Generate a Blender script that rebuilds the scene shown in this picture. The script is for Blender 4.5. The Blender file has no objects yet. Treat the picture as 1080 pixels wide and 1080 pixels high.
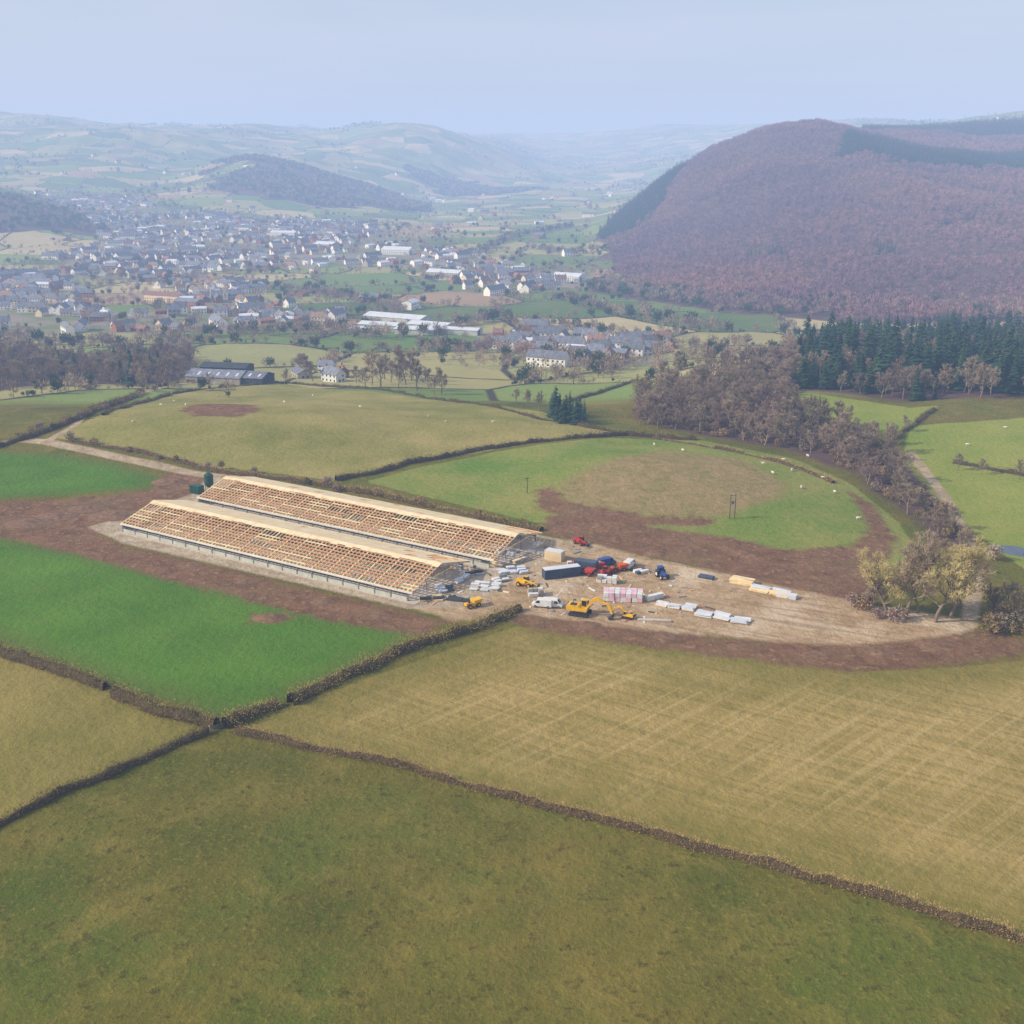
import bpy, bmesh, math, random, time
import numpy as np
from mathutils import Vector, Matrix
T0=time.time()
rng=np.random.default_rng(11); random.seed(11)
scene=bpy.context.scene
FOC=1200.0; PITCH=math.radians(18.0); CAMH=110.0
cP,sP=math.cos(PITCH),math.sin(PITCH)

# ------------------------------------------------------------------ noise
def _hash(ix,iy,seed):
    h=(ix.astype(np.int64)*374761393+iy.astype(np.int64)*668265263+seed*1274126177)&0x7fffffff
    h=((h^(h>>13))*1274126177)&0x7fffffff
    h=h^(h>>16)
    return (h&0xffff)/65535.0
def vnoise(x,y,seed=0):
    ix=np.floor(x);iy=np.floor(y);fx=x-ix;fy=y-iy
    fx=fx*fx*(3-2*fx);fy=fy*fy*(3-2*fy)
    a=_hash(ix,iy,seed);b=_hash(ix+1,iy,seed);c=_hash(ix,iy+1,seed);d=_hash(ix+1,iy+1,seed)
    return (a*(1-fx)+b*fx)*(1-fy)+(c*(1-fx)+d*fx)*fy
def fbm(x,y,seed=0,o=4):
    s=0;a=.5;t=0
    for i in range(o):
        s=s+a*vnoise(x,y,seed+i*17);t+=a;x=x*2.03+5.1;y=y*2.03+1.7;a*=.5
    return s/t

# ------------------------------------------------------------------ terrain profile (columns = bearings, valley cross sections)
def zv(y,v): return CAMH-y*math.tan(PITCH+math.atan((v-540)/FOC))
near=[(20,0),(300,0),(480,-2),(620,-20),(800,-38),(1000,-50),(1500,-65)]
def col(u,far,nr=near):
    return (u,nr+[(y,zv(y,v)) for y,v in far])
nearR=[(20,0),(300,0),(380,-3),(450,-4),(520,-2),(650,-11),(800,-30),(1000,-50)]
COL=[
 col(-500,[(2000,262),(2350,212),(2650,180),(3000,195),(3600,190),(4500,150),(6500,118),(9000,135),(18000,149)]),
 col(0,[(2000,262),(2350,215),(2650,188),(3000,200),(3600,190),(4500,157),(6500,118),(8000,135),(18000,149)]),
 col(60,[(2000,262),(2350,232),(2600,211),(2900,222),(3400,200),(4500,160),(6500,117),(8000,135),(18000,149)]),
 col(120,[(2000,262),(2400,245),(2800,222),(3400,200),(4500,165),(6500,124),(8000,135),(18000,149)]),
 col(200,[(2000,262),(2400,243),(2900,220),(3500,195),(4500,160),(6500,130),(8000,138),(18000,149)]),
 col(260,[(2000,262),(2600,236),(3000,222),(3500,180),(3900,147),(4400,158),(6500,131),(8000,138),(18000,149)]),
 col(330,[(2000,262),(2600,238),(3100,224),(3600,188),(4000,162),(4600,168),(6500,130),(8000,138),(18000,149)]),
 col(400,[(2000,262),(2600,240),(3100,228),(3600,207),(4000,190),(4600,176),(5500,146),(6200,134),(8000,140),(18000,149)]),
 col(450,[(2000,262),(2600,240),(3100,230),(3800,218),(4600,190),(5500,151),(6200,137),(8000,145),(18000,149)]),
 col(520,[(2000,262),(2600,240),(3100,230),(4000,212),(5000,193),(5800,170),(6500,156),(8000,152),(11000,140),(18000,149)]),
 col(580,[(2000,262),(2600,240),(3100,230),(4000,212),(5500,195),(7000,182),(9000,160),(12000,138),(18000,149)]),
 col(640,[(2000,262),(2600,240),(3100,228),(4000,212),(5500,195),(7500,172),(10000,136),(18000,149)]),
 col(680,[(1900,262),(2200,226),(2500,201),(3000,206),(4000,206),(5500,190),(7500,165),(11000,132),(18000,149)]),
 (740,nearR+[(1300,-58)]+[(y,zv(y,v)) for y,v in [(1800,254),(2200,200),(2600,165),(3000,170),(4000,185),(7500,160),(10000,130),(18000,149)]]),
 (830,nearR+[(1150,-52)]+[(y,zv(y,v)) for y,v in [(1700,243),(2200,176),(2600,137),(3000,143),(5000,160),(9000,128),(18000,149)]]),
 (900,nearR+[(1150,-50)]+[(y,zv(y,v)) for y,v in [(1700,235),(2200,172),(2600,146),(3200,134),(4500,150),(9000,125),(18000,149)]]),
 (1000,nearR+[(1150,-48)]+[(y,zv(y,v)) for y,v in [(1700,232),(2200,178),(2700,152),(3300,131),(4200,129),(9000,135),(18000,149)]]),
 (1080,nearR+[(1150,-45)]+[(y,zv(y,v)) for y,v in [(1700,230),(2200,178),(2700,152),(3300,128),(4500,121),(9000,135),(18000,149)]]),
 (1500,nearR+[(1150,-45)]+[(y,zv(y,v)) for y,v in [(1700,225),(2200,165),(2700,140),(3300,122),(4500,118),(9000,135),(18000,149)]]),
]
NK,NL=241,420
KG=np.linspace(-1.0,1.0,NK); LG=np.linspace(math.log(20),math.log(18000),NL)
tab=[]
for u,pr in COL:
    ys=np.log([p[0] for p in pr]);zs=[p[1] for p in pr]
    tab.append(np.interp(LG,ys,zs))
tab=np.array(tab)
ks=np.array([(u-540)/FOC*.966 for u,_ in COL])
TB=np.zeros((NK,NL))
for j in range(NL): TB[:,j]=np.interp(KG,ks,tab[:,j])
def gk(s):
    r=int(3*s)+1;x=np.arange(-r,r+1);g=np.exp(-x*x/(2*s*s));return g/g.sum()
def blur(A,s,ax):
    g=gk(s);r=len(g)//2
    B=np.pad(A,[(r,r) if a==ax else (0,0) for a in (0,1)],mode='edge')
    return np.apply_along_axis(lambda m:np.convolve(m,g,mode='valid'),ax,B)
TBw=blur(blur(TB,9,0),3.5,1)
TB=blur(blur(TB,2.2,0),3.,1)
wb=np.clip((LG-math.log(500))/(math.log(1000)-math.log(500)),0,1)[None,:]
TB=TB*wb+TBw*(1-wb)
SITE=(-30.,285.)
def height(x,y):
    x=np.asarray(x,float);y=np.asarray(y,float)
    yy=np.maximum(y,21.)
    k=np.clip(x/yy,-.999,.999);l=np.clip(np.log(yy),LG[0],LG[-1]-1e-6)
    fk=(k-KG[0])/(KG[1]-KG[0]);fl=(l-LG[0])/(LG[1]-LG[0])
    ik=np.clip(fk.astype(int),0,NK-2);il=np.clip(fl.astype(int),0,NL-2)
    a=fk-ik;b=fl-il
    z=(TB[ik,il]*(1-a)+TB[ik+1,il]*a)*(1-b)+(TB[ik,il+1]*(1-a)+TB[ik+1,il+1]*a)*b
    z=z+7*np.exp(-(((x+120)/75)**2+((y-455)/60)**2))
    z=z+6*np.exp(-(((x-55)/60)**2+((y-378)/42)**2))
    z=z-4*np.exp(-(((x-165)/45)**2+((y-330)/60)**2))
    ds=np.hypot((x-SITE[0])/130,(y-SITE[1])/60)
    z=z+np.clip((ds-1)*1.2,0,1)*((fbm(x/70,y/70,3,3)-.5)*4.2+(fbm(x/14,y/14,13,2)-.5)*.5)
    m=np.clip((y-1500)/2500,0,1)
    z=z+m*(fbm(x/700,y/700,5,5)-.5)*95*np.clip(.35+(y-2500)/5000,.35,1.)
    z=z+np.clip((y-3200)/1500,0,1)*np.clip((.02-k)/.06,0,1)*(fbm(x/520+7,y/1300,55,4)-.5)*150
    w=np.clip((y-1200)/500,0,1)*np.clip((k-.1)/.1,0,1)*np.clip((3300-y)/500,0,1)
    z=z+w*((fbm(x/260+3,y/620,9,4)-.5)*74-np.abs(fbm(x/190,y/900,19,2)-.5)*40+4)
    return z
def H1(x,y): return float(height(np.array([x]),np.array([y]))[0])
def G(u,v,ymin=60):
    s=(v-540)/FOC; X=(u-540)/FOC; Y=cP-s*sP; Z=-sP-s*cP
    ys=np.exp(np.linspace(math.log(ymin),math.log(15500),2200))
    t=ys/Y
    d=CAMH+Z*t-height(X*t,ys)
    i=np.argmax(d<0)
    if d[i]>=0: i=len(ys)-1
    if i>0:
        f=d[i-1]/(d[i-1]-d[i]+1e-9); f=min(max(f,0),1); yy=ys[i-1]+(ys[i]-ys[i-1])*f
    else: yy=ys[0]
    t=yy/Y
    return (X*t,yy,H1(X*t,yy))
def GP(pts): return np.array([G(u,v)[:2] for u,v in pts])
def BY(pts): return np.array([((u-540)/FOC*(y*cP+(CAMH)*sP),y) for u,y in pts])
def inside(poly,x,y):
    r=np.zeros(x.shape,bool);n=len(poly)
    for i in range(n):
        x0,y0=poly[i];x1,y1=poly[(i+1)%n]
        c=((y0>y)!=(y1>y))
        if y1!=y0: r^=c&(x<(x1-x0)*(y-y0)/(y1-y0)+x0)
    return r
def segd(x,y,a,b):
    dx,dy=b[0]-a[0],b[1]-a[1];L=dx*dx+dy*dy+1e-9
    t=np.clip(((x-a[0])*dx+(y-a[1])*dy)/L,0,1)
    return np.hypot(x-a[0]-t*dx,y-a[1]-t*dy)
def sdf(poly,x,y):
    d=np.full(x.shape,1e9)
    for i in range(len(poly)): d=np.minimum(d,segd(x,y,poly[i],poly[(i+1)%len(poly)]))
    return np.where(inside(poly,x,y),d,-d)
def pld(pl,x,y):
    d=np.full(x.shape,1e9)
    for i in range(len(pl)-1): d=np.minimum(d,segd(x,y,pl[i],pl[i+1]))
    return d
def cells(x,y,S=125.,seed=21):
    wx=x+(fbm(x/220,y/220,31,3)-.5)*70; wy=y+(fbm(x/220+9,y/220,41,3)-.5)*70
    gx=wx/S;gy=wy/S;ix=np.floor(gx);iy=np.floor(gy)
    d1=np.full(x.shape,9.);d2=np.full(x.shape,9.);r=np.zeros(x.shape);p1x=np.zeros(x.shape);p1y=p1x.copy();p2x=p1x.copy();p2y=p1x.copy()
    for i in(-1,0,1):
        for j in(-1,0,1):
            cx=ix+i;cy=iy+j
            px=cx+.5+(_hash(cx,cy,seed)-.5)*.8;py=cy+.5+(_hash(cx,cy,seed+5)-.5)*.8
            d=np.hypot(gx-px,gy-py);h=_hash(cx,cy,seed+9)
            m=d<d1; m2=(~m)&(d<d2)
            p2x=np.where(m,p1x,np.where(m2,px,p2x));p2y=np.where(m,p1y,np.where(m2,py,p2y));d2=np.where(m,d1,np.where(m2,d,d2))
            p1x=np.where(m,px,p1x);p1y=np.where(m,py,p1y);r=np.where(m,h,r);d1=np.where(m,d,d1)
    e=(d2*d2-d1*d1)/(2*np.hypot(p2x-p1x,p2y-p1y)+1e-6)*S
    return r,e

# ------------------------------------------------------------------ materials
def lin(c,k=1.):
    o=[]
    for v in c:
        v=v/255.;v=v/12.92 if v<=.04045 else ((v+.055)/1.055)**2.4
        o.append(v*k)
    return (o[0],o[1],o[2],1.)
class NT:
    def __init__(s,m):
        m.use_nodes=True;s.t=m.node_tree;s.n=s.t.nodes;s.l=s.t.links
        s.n.clear();s.out=s.n.new('ShaderNodeOutputMaterial');s.b=s.n.new('ShaderNodeBsdfPrincipled')
        s.l.new(s.b.outputs[0],s.out.inputs[0])
    def set(s,sock,v):
        if isinstance(v,bpy.types.NodeSocket): s.l.new(v,sock)
        else: sock.default_value=v
    def math(s,op,a,b=0.,clamp=False):
        n=s.n.new('ShaderNodeMath');n.operation=op;n.use_clamp=clamp;s.set(n.inputs[0],a);s.set(n.inputs[1],b);return n.outputs[0]
    def mix(s,f,a,b,mode='MIX'):
        n=s.n.new('ShaderNodeMix');n.data_type='RGBA';n.blend_type=mode
        s.set(n.inputs[0],f);s.set(n.inputs[6],a);s.set(n.inputs[7],b);return n.outputs[2]
    def noise(s,vec,scale,detail=4.,rough=.55,dist=0.):
        n=s.n.new('ShaderNodeTexNoise');s.set(n.inputs['Vector'],vec);n.inputs['Scale'].default_value=scale
        n.inputs['Detail'].default_value=detail;n.inputs['Roughness'].default_value=rough;n.inputs['Distortion'].default_value=dist;return n.outputs[0]
    def attr(s,name):
        n=s.n.new('ShaderNodeAttribute');n.attribute_name=name;return n.outputs['Fac']
    def mr(s,v,a,b,c=0.,d=1.,smooth=False):
        n=s.n.new('ShaderNodeMapRange');s.set(n.inputs[0],v);n.inputs[1].default_value=a;n.inputs[2].default_value=b;n.inputs[3].default_value=c;n.inputs[4].default_value=d
        if smooth:n.interpolation_type='SMOOTHSTEP'
        return n.outputs[0]
def mat(name,c,c2=None,scale=1.,rough=.85,spec=.2,rnd=0.,metal=0.,coord='Object',detail=4.,c3=None,locs=.006):
    m=bpy.data.materials.new(name);t=NT(m)
    tc=t.n.new('ShaderNodeTexCoord');vec=tc.outputs[coord]
    a=lin(c);b=lin(c2) if c2 else tuple(x*.72 for x in a[:3])+(1.,)
    o=t.mix(t.mr(t.noise(vec,scale,detail,.6),.3,.7),a,b)
    if c3:
        oi=t.n.new('ShaderNodeObjectInfo')
        o=t.mix(t.mr(t.noise(oi.outputs['Location'],locs,4.,.6),.42,.6),o,lin(c3))
    if rnd>0:
        oi=t.n.new('ShaderNodeObjectInfo');h=t.n.new('ShaderNodeHueSaturation')
        t.l.new(t.mr(oi.outputs['Random'],0,1,1-rnd,1+rnd),h.inputs['Value'])
        r2=t.math('FRACT',t.math('MULTIPLY',oi.outputs['Random'],7.31))
        t.l.new(t.mr(r2,0,1,.5-rnd*.06,.5+rnd*.06),h.inputs['Hue']);t.l.new(o,h.inputs['Color']);o=h.outputs[0]
    t.l.new(o,t.b.inputs['Base Color']);t.b.inputs['Roughness'].default_value=rough
    t.b.inputs['Specular IOR Level'].default_value=spec;t.b.inputs['Metallic'].default_value=metal
    return m

# ------------------------------------------------------------------ photo-surveyed ground regions
POL={}
POL['green']=[GP([(-200,560),(0,566),(90,583),(170,602),(330,645),(445,668),(300,738),(238,758),(120,722),(0,676),(-200,620)]),
              GP([(-200,470),(0,476),(50,478),(120,488),(168,503),(160,514),(100,520),(0,526),(-200,530)])]
POL['straw']=[GP([(545,660),(640,672),(760,690),(900,708),(1000,704),(1300,680),(1300,1080),(1080,992),(700,882),(400,802),(255,770),(310,742)])]
POL['tanf']=[GP([(-200,640),(0,692),(120,732),(236,768),(120,812),(0,866),(-200,950)])]
POL['dome']=[GP([(60,462),(110,436),(180,414),(300,405),(480,424),(655,457),(540,470),(350,507),(215,492)])]
POL['circ']=[GP([(385,508),(520,477),(640,462),(740,464),(830,482),(900,512),(945,548),(968,580),(930,610),(880,600),(700,575),(560,550)])]
POL['scar']=[GP([(585,515),(630,490),(700,476),(780,484),(828,510),(822,526),(765,545),(690,546),(600,532)])]
POL['dirt']=[GP([(-200,528),(0,530),(100,524),(160,517),(172,500),(215,497),(235,512),(150,545),(100,558),(130,575),(300,615),(430,645),(475,655),(445,672),(330,650),(170,610),(90,588),(0,566),(-200,562)]),
             GP([(535,652),(560,640),(640,652),(760,672),(880,676),(970,672),(1000,660),(1040,664),(1085,676),(1080,690),(1000,702),(900,708),(760,694),(640,676),(560,664)]),
             GP([(570,562),(575,545),(600,540),(690,556),(765,566),(830,580),(900,576),(918,556),(895,518),(925,535),(945,570),(930,600),(905,640),(840,626),(720,595),(640,578)]),
             GP([(568,538),(566,516),(582,512),(600,530),(690,545),(760,546),(740,556),(660,553),(600,545)]),
             GP([(190,432),(215,426),(265,427),(278,432),(250,440),(205,439)]),GP([(262,648),(300,645),(312,652),(290,658),(265,655)])]
POL['gravel']=[GP([(560,566),(620,572),(690,590),(770,606),(850,624),(930,640),(1000,650),(1030,656),(1030,664),(990,672),(900,681),(820,677),(720,668),(640,660),(560,648),(480,655),(425,640),(400,600)])]
POL['yard']=[GP([(92,556),(150,540),(205,520),(220,502),(300,512),(420,536),(560,564),(600,580),(560,600),(500,640),(430,642),(130,573)])]
POL['rgreen']=[GP([(960,450),(1300,420),(1300,650),(1080,600),(1040,570),(1000,540),(950,490)]),
               GP([(800,418),(850,414),(960,430),(990,428),(950,462),(880,440),(830,440)])]
TRK=[(GP([(-100,478),(20,464),(50,466),(110,479),(210,500),(300,513),(420,537),(560,566),(620,580)]),2.6),
     (GP([(960,478),(1000,530),(1022,570),(1030,600),(1026,630),(1022,660)]),2.0),
     (GP([(50,466),(80,448),(140,418),(200,402)]),1.6)]
WOODS={
 'hill':[BY([(655,1500),(640,2000),(645,2500),(700,2900),(900,3300),(1900,3400),(1900,1060),(900,1060),(760,1180)])],
 'conB':[BY([(630,2150),(660,2000),(700,2250),(726,2700),(690,2850),(640,2450)]),BY([(870,2160),(1500,2120),(1500,2520),(1080,2600),(890,2500)]),BY([(905,2960),(1500,2900),(1500,3450),(900,3400)])],
 'spur':[BY([(-500,2050),(-20,2080),(50,2180),(118,2180),(70,2450),(-500,2700)])],
 'mid':[BY([(235,3300),(330,3180),(440,3350),(450,3700),(400,4050),(240,4050)]),BY([(470,4300),(570,4700),(560,5000),(450,4900)])],
}
GW={
 'leftwood':GP([(-150,366),(0,376),(60,384),(110,380),(160,378),(205,376),(200,398),(150,408),(60,402),(0,412),(-150,420)]),
 'conwood':GP([(822,412),(835,378),(900,366),(1300,362),(1300,418),(1000,420),(950,424),(900,416)]),
 'dingle':GP([(668,440),(676,420),(740,400),(830,384),(835,418),(860,440),(930,470),(985,520),(1030,575),(1040,610),(1010,590),(960,545),(900,500),(830,474),(760,462),(700,452)]),
 'foot':BY([(620,1400),(700,1250),(800,1130),(1300,1000),(1300,1100),(800,1200),(700,1380),(640,1550)]),
}
TOWN=[GP(p) for p in [
 [(-200,285),(85,290),(92,328),(180,330),(262,326),(335,334),(335,346),(190,352),(80,352),(-200,358)],
 [(60,206),(110,202),(180,222),(260,228),(380,235),(440,255),(500,268),(500,287),(420,282),(330,282),(220,287),(160,298),(85,294),(58,272),(108,262),(98,236)],
 [(440,256),(560,284),(620,282),(632,302),(560,310),(490,300)],
 [(500,350),(600,356),(700,366),(704,386),(640,386),(500,368)],
 [(178,300),(258,300),(300,328),(200,328)]]]
def rag(x,y): return (fbm(x/140,y/140,123,4)-.5)*np.clip(y/11.,0,330)

# ------------------------------------------------------------------ terrain mesh
NX,NY=1000,1050
kk=np.linspace(-1,1,NX); kk=.75*kk+.25*kk**3
yy=np.exp(np.linspace(math.log(225),math.log(16500),NY))-200
X=(kk[None,:]*(yy[:,None]+200)).ravel();Y=np.repeat(yy,NX)
Z=height(X,Y)
co=np.stack([X,Y,Z],1).astype(np.float32)
me=bpy.data.meshes.new('terrain');nf=(NX-1)*(NY-1)
me.vertices.add(NX*NY);me.vertices.foreach_set('co',co.ravel())
i0=(np.arange(NY-1)[:,None]*NX+np.arange(NX-1)[None,:]).ravel()
fa=np.stack([i0,i0+1,i0+NX+1,i0+NX],1).astype(np.int32)
me.loops.add(nf*4);me.loops.foreach_set('vertex_index',fa.ravel())
me.polygons.add(nf);me.polygons.foreach_set('loop_start',np.arange(nf,dtype=np.int32)*4);me.polygons.foreach_set('use_smooth',np.ones(nf,bool))
me.update(calc_edges=True)
def addattr(n,a):
    at=me.attributes.new(n,'FLOAT','POINT');at.data.foreach_set('value',a.astype(np.float32))
nearm=np.where(Y<800)[0]
for n,ps in POL.items():
    a=np.full(X.shape,-99.)
    for p in ps: a[nearm]=np.maximum(a[nearm],sdf(p,X[nearm],Y[nearm]))
    addattr(n,np.clip(a,-99,99))
a=np.full(X.shape,-99.)
for p,w in TRK: a[nearm]=np.maximum(a[nearm],w-pld(p,X[nearm],Y[nearm]))
addattr('track',a)
CR,CE=cells(X,Y)
addattr('crand',CR);addattr('cedge',CE)
wd=np.full(X.shape,-9999.)
RG=rag(X,Y)
for k_,ps in WOODS.items():
    for p in ps: wd=np.maximum(wd,sdf(p,X,Y)+RG)
for p in GW.values(): wd=np.maximum(wd,sdf(p,X,Y))
addattr('wood',np.clip(wd,-99,99))
tw=np.full(X.shape,-999.)
for p in TOWN: tw=np.maximum(tw,sdf(p,X,Y))
addattr('town',np.clip(tw,-99,99))
terr=bpy.data.objects.new('terrain',me);scene.collection.objects.link(terr)

m=bpy.data.materials.new('countryside_ground');t=NT(m)
geo=t.n.new('ShaderNodeNewGeometry');pos=geo.outputs['Position']
nb=t.noise(pos,.011,5.);nm=t.noise(pos,.05,5.,.6);nf_=t.noise(pos,.45,6.,.7);nd=t.noise(pos,.16,4.,.6,1.);nt=t.noise(pos,1.3,3.,.6)
tt=t.math('ADD',t.math('MULTIPLY',nb,1.5),t.math('ADD',t.math('MULTIPLY',nm,1.1),t.math('MULTIPLY',nf_,.9)))
tv=t.mr(tt,1.4,2.1)
tv2=t.mr(t.math('ADD',nd,t.math('MULTIPLY',nf_,.7)),.65,1.05)
def C(r,g,b): return lin((r,g,b))
def mask(name,amp=2.,soft=.5,nz=None):
    nn=nz or nd
    return t.mr(t.math('ADD',t.attr(name),t.math('MULTIPLY',t.math('SUBTRACT',nn,.5),amp)),-soft,soft)
sep=t.n.new('ShaderNodeSeparateXYZ');t.l.new(pos,sep.inputs[0])
base=t.mix(tv,C(82,88,28),C(126,112,50))
base=t.mix(t.math('MULTIPLY',t.mr(t.noise(pos,.025,5.,.65,.8),.48,.62),.55),base,C(86,102,34))
base=t.mix(t.math('MULTIPLY',t.mr(t.noise(pos,.09,5.,.7,.6),.52,.66),.5),base,C(134,120,58))
base=t.mix(t.math('MULTIPLY',t.mr(nf_,.54,.68),.8),base,C(62,62,22))
base=t.mix(t.math('MULTIPLY',t.mr(nt,.55,.7),.55),base,C(136,124,60))
cr=t.attr('crand')
ramp=t.n.new('ShaderNodeValToRGB');t.l.new(cr,ramp.inputs[0]);ramp.color_ramp.interpolation='CONSTANT'
els=ramp.color_ramp.elements
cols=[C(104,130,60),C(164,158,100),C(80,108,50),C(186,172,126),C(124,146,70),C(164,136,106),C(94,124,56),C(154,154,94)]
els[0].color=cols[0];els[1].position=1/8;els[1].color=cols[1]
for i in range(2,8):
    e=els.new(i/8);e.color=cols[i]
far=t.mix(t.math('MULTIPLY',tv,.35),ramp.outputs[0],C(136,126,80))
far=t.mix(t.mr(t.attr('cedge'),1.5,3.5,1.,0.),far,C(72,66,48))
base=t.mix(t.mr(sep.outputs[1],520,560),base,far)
base=t.mix(mask('rgreen',2.),base,t.mix(tv,C(116,138,46),C(150,150,70)))
dm=t.mix(tv,C(122,124,56),C(168,152,92));dm=t.mix(t.math('MULTIPLY',t.mr(nf_,.5,.7),.5),dm,C(126,116,62))
base=t.mix(mask('dome',1.),base,dm)
base=t.mix(mask('circ',2.),base,t.mix(tv,C(100,128,44),C(148,142,76)))
base=t.mix(mask('scar',9.,3.),base,t.mix(tv2,C(160,136,96),C(128,120,68)))
base=t.mix(mask('tanf',.5),base,t.mix(t.math('MULTIPLY',t.mr(nf_,.5,.68),.4),t.mix(tv,C(110,108,44),C(152,136,74)),C(92,88,38)))
def streak(ang,across,along,det=3.):
    mp=t.n.new('ShaderNodeMapping');t.l.new(pos,mp.inputs[0]);mp.inputs['Rotation'].default_value=(0,0,ang)
    m2=t.n.new('ShaderNodeMapping');t.l.new(mp.outputs[0],m2.inputs[0]);m2.inputs['Scale'].default_value=(along,across,0)
    return t.noise(m2.outputs[0],1.,det,.6)
st=t.mix(tv,C(146,128,66),C(186,160,102));st=t.mix(t.math('MULTIPLY',t.mr(nf_,.48,.68),.5),st,C(116,104,54))
s1=streak(math.radians(30),.55,.018);s2=streak(math.radians(-42),.6,.02)
st=t.mix(t.math('MULTIPLY',t.mr(s1,.44,.62),.5),st,C(120,112,50))
st=t.mix(t.math('MULTIPLY',t.mr(s2,.5,.66),.38),st,C(196,172,118))
st=t.mix(t.mr(t.math('ADD',t.attr('straw'),t.math('MULTIPLY',nm,24.)),14.,34.,.8,0.),st,t.mix(tv2,C(108,108,44),C(132,118,56)))
base=t.mix(mask('straw',.6),base,st)
gr=t.mix(tv,C(62,106,24),C(96,134,42));gr=t.mix(t.math('MULTIPLY',tv2,.4),gr,C(98,118,44))
gr=t.mix(t.math('MULTIPLY',t.mr(nf_,.5,.7),.4),gr,C(56,88,26))
gr=t.mix(t.mr(t.attr('green'),0.,8.,.6,0.),gr,C(98,100,48))
base=t.mix(mask('green',1.6),base,gr)
di=t.mix(tv2,C(136,104,76),C(100,74,54));di=t.mix(t.mr(nf_,.53,.68),di,C(160,128,96));di=t.mix(t.math('MULTIPLY',t.mr(nm,.5,.66),.4),di,C(120,106,72))
base=t.mix(mask('dirt',8.,1.5),base,di)
gv=t.mix(tv2,C(188,162,126),C(158,132,98));gv=t.mix(t.mr(nm,.5,.68),gv,C(204,184,154));gv=t.mix(t.mr(nf_,.58,.72),gv,C(124,102,78))
gv=t.mix(t.math('MULTIPLY',t.mr(streak(math.radians(25),.5,.03),.52,.62),.5),gv,C(138,112,84))
base=t.mix(mask('gravel',5.,1.),base,gv)
ya=t.mix(tv2,C(194,178,152),C(158,140,114));ya=t.mix(t.mr(nf_,.6,.72),ya,C(130,112,90))
base=t.mix(mask('yard',2.5,.7),base,ya)
base=t.mix(mask('track',1.2,.5),base,t.mix(tv2,C(186,168,138),C(152,132,102)))
base=t.mix(mask('wood',14.,3.,nm),base,t.mix(tv,C(108,86,80),C(88,70,58)))
tn=t.mix(t.mr(t.noise(pos,.02,3.),.4,.6),C(112,122,76),C(142,130,112))
base=t.mix(mask('town',20.,4.,nm),base,tn)
t.l.new(base,t.b.inputs['Base Color']);t.b.inputs['Roughness'].default_value=1.;t.b.inputs['Specular IOR Level'].default_value=.05
bp=t.n.new('ShaderNodeBump');bp.inputs['Strength'].default_value=1.;bp.inputs['Distance'].default_value=.8
t.l.new(nf_,bp.inputs['Height']);t.l.new(bp.outputs[0],t.b.inputs['Normal'])
me.materials.append(m)
print('terrain',time.time()-T0)

# ------------------------------------------------------------------ mesh helpers
def mesh_np(name,V,Fc,mats,mi=None,smooth=False):
    me=bpy.data.meshes.new(name);V=np.asarray(V,np.float32);Fc=np.asarray(Fc,np.int32);n=Fc.shape[1]
    me.vertices.add(len(V));me.vertices.foreach_set('co',V.ravel());me.loops.add(Fc.size);me.loops.foreach_set('vertex_index',Fc.ravel())
    me.polygons.add(len(Fc));me.polygons.foreach_set('loop_start',np.arange(len(Fc),dtype=np.int32)*n)
    for m in mats: me.materials.append(m)
    if mi is not None: me.polygons.foreach_set('material_index',np.asarray(mi,np.int32))
    me.update(calc_edges=True);me.validate();return me
def link(name,me,parent=None):
    o=bpy.data.objects.new(name,me);scene.collection.objects.link(o)
    if parent: o.parent=parent
    return o
def empty(name,loc=(0,0,0),rz=0,s=1):
    e=bpy.data.objects.new(name,None);scene.collection.objects.link(e);e.location=loc;e.rotation_euler=(0,0,rz);e.scale=(s,s,s);e.empty_display_size=.5;return e
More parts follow.
